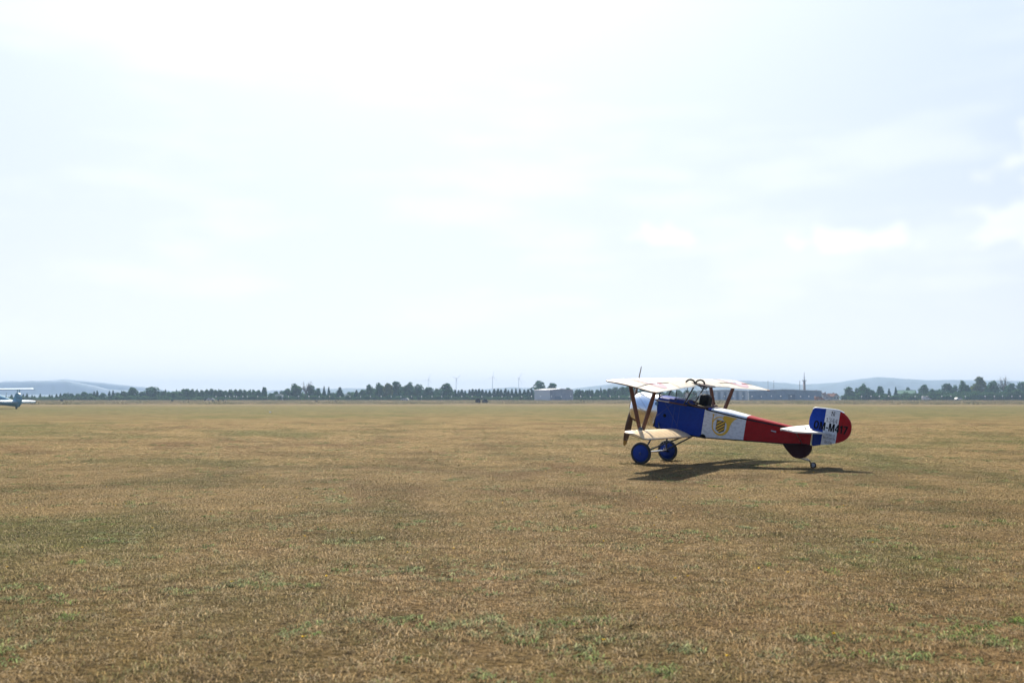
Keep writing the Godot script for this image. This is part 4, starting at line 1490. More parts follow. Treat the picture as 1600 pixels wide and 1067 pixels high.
func make_buildings() -> void:
	# grey hangar with a pale gable end
	var hb := Color(0.30, 0.33, 0.37)
	shed("hangar", "plain grey metal hangar with pale end wall and white roof edge", spot(25.6, -612), deg_to_rad(32.0), Vector3(17.5, 6.9, 16.5), Color(0.30, 0.32, 0.37), Color(0.78, 0.80, 0.82), 0.7,
		[["sliding_door", Vector3(-2.6, 1.2, 8.3), Vector3(4.8, 2.4, 0.1), Color(0.17, 0.20, 0.24)], ["pale_end_wall", Vector3(-8.78, 3.05, 0), Vector3(0.1, 6.0, 16.4), Color(0.46, 0.50, 0.54)], ["corner_post", Vector3(-8.75, 3.1, 8.28), Vector3(0.25, 6.1, 0.2), Color(0.6, 0.62, 0.64)]]
		+ rows_of("wall_seam", 7, Vector3(-8.6, 3.1, 8.28), Vector3(8.6, 3.1, 8.28), Vector3(0.12, 5.8, 0.06), Color(0.24, 0.26, 0.31)))
	# pale shed with tall dark bays, behind the cockpit of the near biplane
	shed("workshop_hall", "pale metal hall with tall dark door bays and bright white roof", spot(131.0, -622), deg_to_rad(4.0), Vector3(28.0, 6.3, 14.0), Color(0.36, 0.41, 0.46), Color(0.80, 0.82, 0.84), 0.5,
		rows_of("door_bay", 7, Vector3(-13.5, 2.6, 7.06), Vector3(13.5, 2.6, 7.06), Vector3(1.3, 5.0, 0.1), Color(0.16, 0.21, 0.28)) + rows_of("wall_panel", 7, Vector3(-11.6, 2.8, 7.04), Vector3(15.4, 2.8, 7.04), Vector3(1.5, 5.2, 0.06), Color(0.48, 0.52, 0.56)))
	# long low blue-grey factory hall
	shed("factory_hall", "long low blue-grey factory hall below the hills", spot(171.0, -630), deg_to_rad(-7.0), Vector3(44.0, 6.6, 20.0), Color(0.20, 0.27, 0.35), Color(0.70, 0.73, 0.76), 0.9,
		[["roller_door", Vector3(4.0, 1.7, 10.06), Vector3(4.2, 3.4, 0.1), Color(0.11, 0.15, 0.20)], ["door_frame", Vector3(4.0, 3.5, 10.08), Vector3(4.8, 0.2, 0.12), Color(0.07, 0.10, 0.14)], ["rooflight", Vector3(-8.0, 6.7, 0), Vector3(5.0, 0.5, 4.0), Color(0.6, 0.64, 0.68)]]
		+ rows_of("wall_seam", 10, Vector3(-22, 2.8, 10.05), Vector3(22, 2.8, 10.05), Vector3(0.12, 5.2, 0.08), Color(0.14, 0.185, 0.24)))
	# cottages beyond its end
	for q in [["white cottage with a dark red roof at the end of the factory", 199.0, -655.0, Vector3(7, 5.8, 8), Color(0.62, 0.60, 0.56), Color(0.16, 0.06, 0.045), 20.0],
		["low pink-walled cottage with brown roof, second from the factory", 206.5, -660.0, Vector3(7, 4.6, 9), Color(0.50, 0.38, 0.34), Color(0.13, 0.06, 0.05), -15.0],
		["small white cottage nearest the trees, roof brown", 213.0, -664.0, Vector3(6, 4.2, 7), Color(0.6, 0.58, 0.55), Color(0.15, 0.08, 0.06), 35.0],
		["brown-roofed barn behind the cottages", 209.0, -690.0, Vector3(18, 6.0, 9), Color(0.30, 0.24, 0.21), Color(0.14, 0.075, 0.06), 80.0]]:
		var sz: Vector3 = q[3]
		shed("cottage", q[0], spot(q[1], q[2]), deg_to_rad(q[6]), sz, q[4], q[5], 1.9,
			[["window", Vector3(-1.6, 1.6, sz.z / 2 + 0.04), Vector3(1.0, 1.2, 0.1), Color(0.05, 0.06, 0.08)], ["window", Vector3(1.5, 1.6, sz.z / 2 + 0.04), Vector3(1.0, 1.2, 0.1), Color(0.05, 0.06, 0.08)], ["chimney", Vector3(0.8, sz.y + 0.2, 0.5), Vector3(0.6, 1.4, 0.6), Color(0.28, 0.14, 0.10)]], "cottages beyond the factory")
	shed("barn", "grey barn with a pale green roof between the trees", spot(256.5, -650), deg_to_rad(62.0), Vector3(9.0, 6.2, 12.0), Color(0.27, 0.27, 0.27), Color(0.13, 0.21, 0.16), 2.2,
		[["barn_door", Vector3(0, 1.3, 6.05), Vector3(2.6, 2.6, 0.1), Color(0.10, 0.11, 0.12)]])
	for q in [["longer white shed roof among the bushes past the even wood", -147.5, -632.0, 5.0], ["little white shed roof beside the single wide dark spruce", -105.0, -634.0, 2.6]]:
		shed("hut", q[0], spot(q[1], q[2]), 0.2, Vector3(q[3], 3.9, 3.5), Color(0.62, 0.62, 0.60), Color(0.75, 0.76, 0.77), 0.9, [["door", Vector3(0.4, 1.0, 1.78), Vector3(1.0, 2.0, 0.08), Color(0.2, 0.22, 0.25)]], "white huts in the tree line")

	# chimney mast behind the factory, with a platform
	var o := thing("chimney_mast", "reddish factory chimney topped by a thin aerial, highest thing on the skyline", "chimney", spot(264.0, -900.0))
	var st := begin()
	lathe(st, [[0, 1.25], [17.0, 0.95], [17.0, 0.5]], Vector3.ZERO, Vector3.UP, 14)
	put("shaft", st, paint("chimney_red", Color(0.20, 0.11, 0.09), 0.8), o)
	st = begin()
	lathe(st, [[16.8, 1.8], [17.3, 1.8]], Vector3.ZERO, Vector3.UP, 10)
	for k in 6: bar(st, Vector3(cos(k * 1.05) * 1.7, 17.2, sin(k * 1.05) * 1.7), Vector3(cos(k * 1.05) * 1.7, 18.4, sin(k * 1.05) * 1.7), 0.12)
	put("platform", st, paint("mast_grey", Color(0.16, 0.14, 0.14), 0.7), o)
	st = begin()
	bar(st, Vector3(0, 17, 0), Vector3(0, 25.2, 0), 0.42, 0.16, 6)
	bar(st, Vector3(-1.0, 20.2, 0), Vector3(1.0, 20.2, 0), 0.12)
	put("aerial", st, paint("mast_grey", Color.GRAY), o)
	for q in [["slim grey mast just beside the reddish chimney", 259.8, -900.0, 17.0, 0.35], ["thin dark pole behind the wing tip, nearer the chimney", 218.0, -830.0, 15.8, 0.17], ["thin dark pole behind the wing tip, farther from the chimney", 213.2, -830.0, 15.4, 0.17]]:
		var m := thing("mast", q[0], "mast", spot(q[1], q[2]), 0.0, "masts behind the factory")
		st = begin()
		bar(st, Vector3.ZERO, Vector3(0, q[3], 0), q[4], q[4] * 0.7, 6)
		put("pole", st, paint("mast_grey", Color.GRAY), m)
		st = begin()
		box(st, Vector3(0, q[3], 0), Vector3(0.7, 0.4, 0.5))
		put("lamp_head", st, paint("mast_grey", Color.GRAY), m)

	# wind turbines far beyond the wood
	var tm := paint("turbine_white", Color(0.62, 0.64, 0.66), 0.5)
	for q in [["faint wind turbine straight above the dark round tree", -168.0, -2000.0, 41.0, 0.3], ["wind turbine with one blade upright, first past the dark round tree", -112.0, -2000.0, 43.0, 0.9], ["wind turbine farther along, over the middle of the spruce row", -39.0, -2000.0, 46.0, 0.15], ["wind turbine nearest the grey hangar", 13.5, -2000.0, 43.5, 0.5]]:
		var t := thing("wind_turbine", q[0], "wind turbine", Vector3(q[1], 0, q[2]), 0.3, "wind turbines on the horizon")
		st = begin()
		bar(st, Vector3.ZERO, Vector3(0, q[3], 0), 0.7, 0.4, 8)
		put("tower", st, tm, t)
		st = begin()
		box(st, Vector3(0, q[3] + 0.4, 0.6), Vector3(1.4, 1.4, 3.6))
		put("nacelle", st, tm, t)
		for k in 3:
			var a: float = q[4] + TAU * k / 3.0
			st = begin()
			bar(st, Vector3(0, q[3] + 0.4, 2.6), Vector3(sin(a) * 13.0, q[3] + 0.4 + cos(a) * 13.0, 2.6), 0.4, 0.12, 6)
			put("blade", st, tm, t)

func make_post(x: float, z: float, high: float, label: String) -> void:
	var o := thing("marker_post", label, "post", spot(x, z), 0.0, "white-capped posts along the field edge")
	if not mats.has("post_mesh_a"):
		var a := begin()
		bar(a, Vector3(0, -0.2, 0), Vector3(0, 1.0, 0), 0.045, 0.04, 6)
		a.generate_normals()
		var b := begin()
		lathe(b, [[-0.32, 0.03], [-0.24, 0.24], [0.0, 0.33], [0.24, 0.24], [0.32, 0.03]], Vector3.ZERO, Vector3.UP, 8)
		b.generate_normals()
		mats["post_mesh_a"] = a.commit()
		mats["post_mesh_b"] = b.commit()
	mesh_node("pole", mats["post_mesh_a"], paint("post_grey", Color(0.22, 0.24, 0.26), 0.7), o, Transform3D(Basis.IDENTITY.scaled(Vector3(1, high, 1)), Vector3.ZERO))
	mesh_node("white_cap", mats["post_mesh_b"], paint("cap_white", Color(0.86, 0.87, 0.88), 0.35), o, Transform3D(Basis.IDENTITY, Vector3(0, high + 0.1, 0)))

func make_vehicle(called: String, label: String, category: String, x: float, z: float, turn: float, size: Vector3, col: Color) -> void:
	var o := thing(called, label, category, spot(x, z), turn)
	var st := begin()
	var h := size / 2.0
	var tall := size.y > 1.9
	var prof := PackedVector2Array([Vector2(-h.x, 0.35), Vector2(h.x, 0.35), Vector2(h.x, 0.9), Vector2(h.x * 0.62, 1.0), Vector2(h.x * 0.38, size.y), Vector2(-h.x * 0.92 if tall else -h.x * 0.55, size.y), Vector2(-h.x, size.y * 0.9 if tall else 0.95)])
	slab(st, prof, -h.z, h.z)
	put("body", st, paint("car %s" % col, col, 0.5), o)
	st = begin()
	for side in [1.0, -1.0]: box(st, Vector3(h.x * 0.1, size.y * 0.78, side * (h.z + 0.003)), Vector3(h.x * 0.8, size.y * 0.24, 0.02))
	put("window", st, paint("car_glass", Color(0.02, 0.025, 0.03), 0.1), o)
	for sx in [-0.62, 0.62]:
		for side in [1.0, -1.0]:
			st = begin()
			lathe(st, [[-0.1, 0.34], [0.1, 0.34]], Vector3(h.x * sx, 0.34, side * (h.z - 0.05)), Vector3.BACK, 12)
			put("wheel", st, paint("tyre_black", Color(0.02, 0.02, 0.02), 0.8), o)

func make_low_marker(x: float, z: float, size: Vector3, label: String) -> void:
	var o := thing("field_marker", label, "marker", spot(x, z), 0.3, "dark low markers at the far edge of the field")
	var st := begin()
	slab(st, PackedVector2Array([Vector2(-size.x / 2, 0.15), Vector2(size.x / 2, 0.15), Vector2(size.x * 0.42, size.y), Vector2(-size.x * 0.42, size.y)]), -size.z / 2, size.z / 2)
	put("board", st, paint("marker_dark", Color(0.022, 0.024, 0.022), 0.8), o)
	for s in [-0.35, 0.35]:
		st = begin()
		box(st, Vector3(size.x * s, 0.1, 0), Vector3(0.1, 0.24, 0.1))
		put("foot", st, paint("marker_dark", Color.BLACK), o)

func make_brush(x: float, z: float, high: float, wide: float, label: String) -> void:
	rng.seed = int(absf(x) * 10)
	var o := thing("brush_pile", label, "brush pile", spot(x, z), 0.0, "brush piles on the field edge")
	var st := begin()
	st.set_smooth_group(-1)
	for i in 150:
		var a := rng.randf() * TAU
		var r := wide * 0.5 * sqrt(rng.randf()) * 0.7
		var p := Vector3(cos(a) * r, 0, sin(a) * r)
		var e := p + Vector3(cos(a) * rng.randf() * wide * 0.22, high * rng.randf_range(0.4, 1.0) * (1.0 - 0.5 * r / wide), sin(a) * rng.randf() * wide * 0.22)
		bar(st, p, e, 0.05, 0.015, 3)
	put("branches", st, paint("brush_brown", Color(0.060, 0.042, 0.036), 0.9), o)
	st = begin()
	for i in 420:
		var a := rng.randf() * TAU
		var t := rng.randf()
		var r := wide * 0.5 * sqrt(rng.randf()) * sqrt(1.0 - t * 0.8)
		leaf(st, Vector3(cos(a) * r, 0.15 + t * high * 0.9, sin(a) * r), 0.26, leaf_tone(Vector3(0.055, 0.045, 0.035), 0.5))
	put("twigs", st, tree_materials[0], o)

func make_hills() -> void:
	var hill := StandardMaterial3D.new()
	hill.albedo_color = Color(0.13, 0.19, 0.24).linear_to_srgb()  # bluish haze is mixed into the hill colour
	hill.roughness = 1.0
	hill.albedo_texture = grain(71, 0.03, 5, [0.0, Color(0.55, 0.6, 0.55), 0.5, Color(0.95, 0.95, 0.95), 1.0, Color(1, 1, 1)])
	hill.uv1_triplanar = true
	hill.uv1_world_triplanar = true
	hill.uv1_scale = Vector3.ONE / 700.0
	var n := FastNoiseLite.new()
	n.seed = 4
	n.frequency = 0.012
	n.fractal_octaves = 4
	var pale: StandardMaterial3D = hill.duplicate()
	pale.albedo_color = Color(0.25, 0.31, 0.37).linear_to_srgb()  # farther ranges paler still, more haze painted into the colour
	# each range: distance, depth, ridge heights by bearing in degrees
	var ranges := [
		[2900.0, 300.0, 0.806, [[-45, 10], [-30, 14], [-20, 18], [-12, 30], [-9.5, 44], [-7, 38], [-3, 32], [0, 44], [3, 36], [5, 52], [7, 66], [10, 60], [13.2, 68], [16.2, 52], [18, 60], [20.2, 78], [22.5, 66], [25, 62], [28, 58], [34, 44], [45, 30]]],
		[3150.0, 100.0, 0.42, [[-45, 40], [-29, 60], [-27, 126], [-25.6, 130], [-24, 128], [-22, 70], [-18, 48], [-13.5, 50], [-11.5, 92], [-8, 60], [-3, 44], [0, 60], [4, 52], [8, 60], [30, 60], [45, 50]]],
		[3250.0, 90.0, 0.335, [[-45, 90], [-30, 110], [-26, 150], [-24.2, 182], [-21, 128], [-18, 60], [-12, 96], [-7, 80], [-2, 96], [3, 80], [45, 80]]]]
	for q in ranges:
		var st := begin()
		st.set_smooth_group(1)
		var grid := []
		for i in 361:
			var a := -45.0 + 90.0 * i / 360.0
			var h: float = curve(q[3], a) * q[2] + 3.0 * n.get_noise_2d(a * 14.0, q[0]) + 1.2 * n.get_noise_2d(a * 90.0, q[0])
			var col := []
			for j in 9:
				var t := j / 8.0
				var d: float = q[0] + q[1] * (t - 0.5)
				var y: float = 1.0 + h * pow(sin(PI * t), 1.3)
				col.append(Vector3(sin(deg_to_rad(a)) * d, y, -cos(deg_to_rad(a)) * d))
			grid.append(col)
		for i in 360:
			for j in 8: quad(st, grid[i][j], grid[i][j + 1], grid[i + 1][j + 1], grid[i + 1][j])
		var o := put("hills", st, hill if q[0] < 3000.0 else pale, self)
		o.set_meta("kind", "structure")

func make_woods() -> void:
	plant("round", 0, -243.4, -640, 8.6, 8.7, "dark_tree", "rounded dark tree standing above the low row near the spruces", "tree", "trees beyond the field")
	plant("round", 1, -234.9, -650, 8.9, 14.1, "broad_tree", "broad domed tree, widest in the wood past the far biplane", "tree", "trees beyond the field")
	plant("round", 2, -159.0, -640, 8.6, 6.2, "dark_tree", "dark narrow-headed tree at the end of the even wood", "tree", "trees beyond the field")
	plant("tall", 0, -143.2, -660, 11.4, 12.7, "tall_tree", "tall loose-crowned tree with gaps beside the thin pale-topped one", "tree", "trees beyond the field")
	plant("bare", 1, -135.4, -655, 12.8, 9.5, "bare_tree", "thin grey half-bare tree rising over its green neighbours", "tree", "trees beyond the field")
	plant("tall", 2, -134.0, -665, 10.4, 9.6, "tall_tree", "green tree leaning against the half-bare tree", "tree", "trees beyond the field")
	plant("spruce", 0, -110.5, -640, 8.4, 10.4, "spruce_tree", "single wide dark spruce beside the little white shed", "tree", "trees beyond the field")
	plant("spruce", 1, -99.8, -640, 6.7, 6.9, "spruce_tree", "small dark spruce in front of the tall mixed clump", "tree", "trees beyond the field")
	plant("tall", 2, -93.5, -650, 10.6, 7.3, "tall_tree", "brownish tree that begins the tall mixed clump", "tree", "trees beyond the field")
	plant("tall", 0, -87.0, -655, 11.9, 10.5, "tall_tree", "upright yellow-green tree, second in the tall mixed clump", "tree", "trees beyond the field")
	plant("yellow", 1, -80.9, -650, 11.6, 9.4, "olive_tree", "olive tree in the middle of the tall mixed clump", "tree", "trees beyond the field")
	plant("round", 2, -76.1, -655, 12.6, 11.6, "round_tree", "highest rounded crown of the tall mixed clump", "tree", "trees beyond the field")
	plant("tall", 0, -67.8, -660, 12.2, 11.6, "tall_tree", "airy tree with see-through top in the mixed clump", "tree", "trees beyond the field")
	plant("round", 1, -61.8, -655, 10.7, 9.5, "round_tree", "last tree of the tall mixed clump, sloping to the gap", "tree", "trees beyond the field")
	plant("round", 2, -54.2, -650, 8.7, 11.5, "broad_tree", "low broad tree between the mixed clump and dark round tree", "tree", "trees beyond the field")
	plant("round", 0, -42.3, -640, 11.2, 11.8, "round_tree", "dark round solitary tree standing proud of the spruce row", "tree", "trees beyond the field")
	plant("round", 1, 19.0, -690, 13.6, 12.7, "round_tree", "high domed tree directly behind the grey hangar", "tree", "trees beyond the field")
	plant("round", 2, 28.1, -695, 12.2, 12.3, "round_tree", "second domed tree behind the hangar, a little lower", "tree", "trees beyond the field")
	plant("round", 0, 39.5, -700, 8.9, 9.0, "round_tree", "tree top showing over the hangar roof end", "tree", "trees beyond the field")
	plant("bush", 1, 195.0, -720, 8.0, 8.1, "small_tree", "small tree top rising behind the factory roof", "tree", "trees beyond the field")
	plant("tall", 2, 216.5, -640, 8.8, 9.2, "tall_tree", "light green tree, first after the cottages", "tree", "trees beyond the field")
	plant("tall", 0, 226.9, -645, 11.1, 7.8, "tall_tree", "tall slim tree with a tufted top after the cottages", "tree", "trees beyond the field")
	plant("round", 1, 225.8, -635, 8.3, 8.2, "dark_tree", "dark tree at the foot of the tufted slim tree", "tree", "trees beyond the field")
	plant("round", 2, 236.2, -640, 9.2, 7.7, "round_tree", "egg-shaped dark green tree standing alone", "tree", "trees beyond the field")
	plant("spruce", 0, 242.0, -640, 7.6, 5.2, "spruce_tree", "small pointed tree between the egg-shaped tree and barn", "tree", "trees beyond the field")
	plant("spruce", 1, 248.2, -645, 8.7, 4.6, "spruce_tree", "narrow spruce at the corner of the green-roofed barn", "tree", "trees beyond the field")
	plant("round", 2, 277.9, -700, 9.3, 5.1, "dark_tree", "dark tree top showing over the green barn roof", "tree", "trees beyond the field")
	plant("round", 0, 264.5, -640, 10.3, 8.7, "dark_tree", "dark bushy tree next to the barn's far end", "tree", "trees beyond the field")
	plant("tall", 1, 278.3, -660, 7.8, 7.4, "tall_tree", "pale hazy tree in the gap past the dark bushy tree", "tree", "trees beyond the field")
	plant("round", 2, 283.7, -650, 11.2, 11.5, "broad_tree", "broad green tree, near the left of the last big group", "tree", "trees beyond the field")
	plant("tall", 0, 286.1, -645, 10.1, 7.8, "round_tree", "rounded tree against the side of the pointed dark tree", "tree", "trees beyond the field")
	plant("tall", 1, 289.2, -640, 13.1, 7.7, "dark_tree", "dark pointed broadleaf tree with a stepped crown", "tree", "trees beyond the field")
	plant("round", 2, 289.8, -635, 10.0, 6.6, "dark_tree", "dark low tree under the stepped crown", "tree", "trees beyond the field")
	plant("yellow", 0, 305.4, -650, 15.3, 14.6, "yellow_tree", "large yellow-green tree, the tallest of the last group", "tree", "trees beyond the field")
	plant("round", 1, 308.9, -640, 12.7, 11.3, "dark_tree", "dark tree pressed against the yellow-green one", "tree", "trees beyond the field")
	plant("bare", 2, 325.6, -660, 16.5, 10.1, "bare_tree", "leafless grey tree top between two dark trees", "tree", "trees beyond the field")
	plant("round", 0, 323.7, -645, 11.3, 10.3, "dark_tree", "dark green tree in front of the leafless one", "tree", "trees beyond the field")
	plant("round", 1, 332.5, -650, 12.1, 9.4, "dark_tree", "dark tree at the very end of the tree line", "tree", "trees beyond the field")
	plant("spruce", 2, -324.4, -634, 3.4, 4.6, "spruce_tree", "blue-green spruce, first along from the far biplane's tail", "tree", "spruces behind the far biplane")
	plant("spruce", 1, -328.1, -647, 2.9, 4.1, "spruce_tree", "blue-green spruce, second along from the far biplane's tail", "tree", "spruces behind the far biplane")
	plant("spruce", 2, -323.1, -644, 3.7, 4.6, "spruce_tree", "blue-green spruce, third along from the far biplane's tail", "tree", "spruces behind the far biplane")
	plant("spruce", 2, -305.9, -629, 4.5, 4.0, "spruce_tree", "blue-green spruce, fourth along from the far biplane's tail", "tree", "spruces behind the far biplane")
	plant("spruce", 1, -309.6, -647, 3.0, 3.5, "spruce_tree", "blue-green spruce, fifth along from the far biplane's tail", "tree", "spruces behind the far biplane")
	plant("spruce", 0, -304.6, -644, 4.2, 4.0, "spruce_tree", "blue-green spruce, sixth along from the far biplane's tail", "tree", "spruces behind the far biplane")
	plant("spruce", 0, -295.7, -631, 2.8, 2.8, "spruce_tree", "blue-green spruce, seventh along from the far biplane's tail", "tree", "spruces behind the far biplane")
	plant("spruce", 1, -300.9, -649, 3.8, 4.1, "spruce_tree", "blue-green spruce, eighth along from the far biplane's tail", "tree", "spruces behind the far biplane")
	plant("spruce", 1, -295.6, -641, 3.5, 4.0, "spruce_tree", "blue-green spruce, ninth along from the far biplane's tail", "tree", "spruces behind the far biplane")
	plant("spruce", 2, -289.5, -634, 4.1, 4.0, "spruce_tree", "blue-green spruce, tenth along from the far biplane's tail", "tree", "spruces behind the far biplane")
	plant("spruce", 2, -286.5, -633, 4.4, 4.6, "spruce_tree", "blue-green spruce, eleventh along from the far biplane's tail", "tree", "spruces behind the far biplane")
	plant("spruce", 1, -339.1, -692, 4.4, 4.4, "spruce_tree", "hazy small spruce, first behind the far biplane's tailplane", "tree", "spruces behind the far biplane")
	plant("spruce", 1, -333.0, -692, 3.7, 3.7, "spruce_tree", "hazy small spruce, second behind the far biplane's tailplane", "tree", "spruces behind the far biplane")
	plant("round", 0, -285.1, -636, 4.6, 6.1, "leafy_tree", "mid-green leafy tree, first in the low row past the spruces", "tree", "low wooded row")
	plant("round", 2, -284.7, -644, 4.5, 6.2, "leafy_tree", "mid-green leafy tree, second in the low row past the spruces", "tree", "low wooded row")
	plant("round", 0, -275.9, -633, 4.3, 6.1, "leafy_tree", "mid-green leafy tree, third in the low row past the spruces", "tree", "low wooded row")
	plant("round", 0, -273.7, -638, 5.6, 7.7, "leafy_tree", "mid-green leafy tree, fourth in the low row past the spruces", "tree", "low wooded row")
	plant("round", 0, -277.5, -656, 4.8, 6.3, "leafy_tree", "mid-green leafy tree, fifth in the low row past the spruces", "tree", "low wooded row")
	plant("round", 0, -268.2, -654, 5.0, 6.3, "leafy_tree", "mid-green leafy tree, sixth in the low row past the spruces", "tree", "low wooded row")
	plant("round", 1, -253.3, -641, 5.1, 6.2, "leafy_tree", "mid-green leafy tree, seventh in the low row past the spruces", "tree", "low wooded row")
	plant("round", 0, -251.2, -646, 6.0, 6.2, "leafy_tree", "mid-green leafy tree, eighth in the low row past the spruces", "tree", "low wooded row")
	plant("round", 2, -240.4, -648, 5.8, 7.3, "leafy_tree", "mid-green leafy tree, ninth in the low row past the spruces", "tree", "low wooded row")
	plant("spruce", 0, -294.3, -661, 5.2, 3.6, "spruce_tree", "pointed conifer, first standing in the low leafy row", "tree", "low wooded row")
	plant("spruce", 2, -269.4, -643, 5.7, 5.2, "spruce_tree", "pointed conifer, second standing in the low leafy row", "tree", "low wooded row")
	plant("spruce", 1, -268.3, -645, 6.3, 5.2, "spruce_tree", "pointed conifer, third standing in the low leafy row", "tree", "low wooded row")
	plant("spruce", 1, -261.6, -648, 6.1, 4.7, "spruce_tree", "pointed conifer, fourth standing in the low leafy row", "tree", "low wooded row")
	plant("spruce", 0, -257.6, -644, 6.5, 4.6, "spruce_tree", "pointed conifer, fifth standing in the low leafy row", "tree", "low wooded row")
	plant("spruce", 1, -252.4, -645, 6.0, 4.6, "spruce_tree", "pointed conifer, sixth standing in the low leafy row", "tree", "low wooded row")
	plant("tall", 2, -227.3, -651, 6.2, 5.8, "wood_tree", "close-grown tree of the even wood, first from its low end", "tree", "even wood")
	plant("tall", 1, -225.4, -654, 5.9, 6.5, "wood_tree", "close-grown tree of the even wood, second from its low end", "tree", "even wood")
	plant("tall", 1, -218.2, -642, 6.0, 7.4, "wood_tree", "close-grown tree of the even wood, third from its low end", "tree", "even wood")
	plant("tall", 0, -218.7, -653, 6.3, 6.4, "wood_tree", "close-grown tree of the even wood, fourth from its low end", "tree", "even wood")
	plant("tall", 2, -216.1, -655, 7.6, 7.3, "wood_tree", "close-grown tree of the even wood, fifth from its low end", "tree", "even wood")
	plant("tall", 1, -208.9, -642, 7.7, 7.7, "wood_tree", "close-grown tree of the even wood, sixth from its low end", "tree", "even wood")
	plant("tall", 0, -205.2, -640, 7.4, 7.2, "wood_tree", "close-grown tree of the even wood, seventh from its low end", "tree", "even wood")
	plant("tall", 2, -205.6, -651, 6.8, 5.8, "wood_tree", "close-grown tree of the even wood, eighth from its low end", "tree", "even wood")
	plant("tall", 1, -198.8, -639, 6.8, 6.4, "wood_tree", "close-grown tree of the even wood, ninth from its low end", "tree", "even wood")
	plant("tall", 2, -199.9, -652, 7.3, 5.8, "wood_tree", "close-grown tree of the even wood, tenth from its low end", "tree", "even wood")
	plant("tall", 1, -195.8, -649, 7.8, 6.1, "wood_tree", "close-grown tree of the even wood, eleventh from its low end", "tree", "even wood")
	plant("tall", 1, -190.5, -641, 7.0, 6.1, "wood_tree", "close-grown tree of the even wood, twelfth from its low end", "tree", "even wood")
	plant("tall", 2, -186.6, -639, 6.8, 7.5, "wood_tree", "close-grown tree of the even wood, thirteenth from its low end", "tree", "even wood")
	plant("tall", 1, -185.7, -646, 6.6, 6.4, "wood_tree", "close-grown tree of the even wood, fourteenth from its low end", "tree", "even wood")
	plant("tall", 0, -181.2, -641, 7.1, 6.7, "wood_tree", "close-grown tree of the even wood, fifteenth from its low end", "tree", "even wood")
	plant("tall", 2, -181.1, -652, 7.3, 6.0, "wood_tree", "close-grown tree of the even wood, sixteenth from its low end", "tree", "even wood")
	plant("tall", 0, -178.4, -653, 7.4, 7.4, "wood_tree", "close-grown tree of the even wood, seventeenth from its low end", "tree", "even wood")
	plant("tall", 1, -171.9, -641, 7.0, 5.7, "wood_tree", "close-grown tree of the even wood, eighteenth from its low end", "tree", "even wood")
	plant("tall", 1, -170.6, -647, 6.7, 5.9, "wood_tree", "close-grown tree of the even wood, nineteenth from its low end", "tree", "even wood")
	plant("tall", 0, -170.4, -658, 7.2, 7.1, "wood_tree", "close-grown tree of the even wood, twentieth from its low end", "tree", "even wood")
	plant("tall", 1, -163.0, -641, 6.9, 6.4, "wood_tree", "close-grown tree of the even wood, twenty-first from its low end", "tree", "even wood")
	plant("spruce", 2, -234.9, -676, 7.4, 4.3, "wood_spruce", "spruce tip in the even wood, first from its low end", "tree", "even wood")
	plant("spruce", 2, -224.5, -667, 7.1, 4.2, "wood_spruce", "spruce tip in the even wood, second from its low end", "tree", "even wood")
	plant("spruce", 1, -219.3, -673, 7.0, 4.2, "wood_spruce", "spruce tip in the even wood, third from its low end", "tree", "even wood")
	plant("spruce", 1, -210.6, -667, 7.5, 4.2, "wood_spruce", "spruce tip in the even wood, fourth from its low end", "tree", "even wood")
	plant("spruce", 1, -203.4, -667, 6.7, 4.2, "wood_spruce", "spruce tip in the even wood, fifth from its low end", "tree", "even wood")
	plant("spruce", 0, -193.8, -659, 7.4, 4.1, "wood_spruce", "spruce tip in the even wood, sixth from its low end", "tree", "even wood")
	plant("spruce", 2, -192.6, -679, 7.1, 4.3, "wood_spruce", "spruce tip in the even wood, seventh from its low end", "tree", "even wood")
	plant("spruce", 2, -185.3, -678, 7.2, 4.3, "wood_spruce", "spruce tip in the even wood, eighth from its low end", "tree", "even wood")
	plant("spruce", 1, -173.3, -660, 7.3, 4.2, "wood_spruce", "spruce tip in the even wood, ninth from its low end", "tree", "even wood")
	plant("round", 1, -156.8, -650, 4.7, 5.7, "leafy_tree", "mid-green tree, first between the even wood and the single wide spruce", "tree", "middle tree group")
	plant("round", 2, -157.2, -664, 6.1, 6.4, "leafy_tree", "mid-green tree, second between the even wood and the single wide spruce", "tree", "middle tree group")
	plant("round", 1, -148.9, -645, 6.3, 6.2, "leafy_tree", "mid-green tree, third between the even wood and the single wide spruce", "tree", "middle tree group")
	plant("round", 1, -148.6, -660, 7.8, 8.5, "leafy_tree", "mid-green tree, fourth between the even wood and the single wide spruce", "tree", "middle tree group")
	plant("round", 2, -125.2, -644, 8.0, 6.2, "leafy_tree", "mid-green tree, fifth between the even wood and the single wide spruce", "tree", "middle tree group")
	plant("round", 1, -117.1, -652, 5.2, 5.8, "leafy_tree", "mid-green tree, sixth between the even wood and the single wide spruce", "tree", "middle tree group")
	plant("spruce", 2, -122.3, -649, 9.1, 4.7, "spruce_tree", "paired dark spruce, first after the half-bare tree", "tree", "middle tree group")
	plant("spruce", 1, -117.4, -639, 8.6, 4.6, "spruce_tree", "paired dark spruce, second after the half-bare tree", "tree", "middle tree group")
	plant("tall", 2, -110.2, -673, 5.8, 7.0, "tall_tree", "background green tree, first behind the mixed clump", "tree", "middle tree group")
	plant("tall", 1, -100.9, -672, 7.5, 7.5, "tall_tree", "background green tree, second behind the mixed clump", "tree", "middle tree group")
	plant("tall", 2, -94.2, -676, 8.4, 7.6, "tall_tree", "background green tree, third behind the mixed clump", "tree", "middle tree group")
	plant("tall", 1, -73.9, -669, 9.6, 9.7, "tall_tree", "background green tree, fourth behind the mixed clump", "tree", "middle tree group")
	plant("tall", 1, -50.3, -664, 8.2, 6.4, "tall_tree", "background green tree, fifth behind the mixed clump", "tree", "middle tree group")
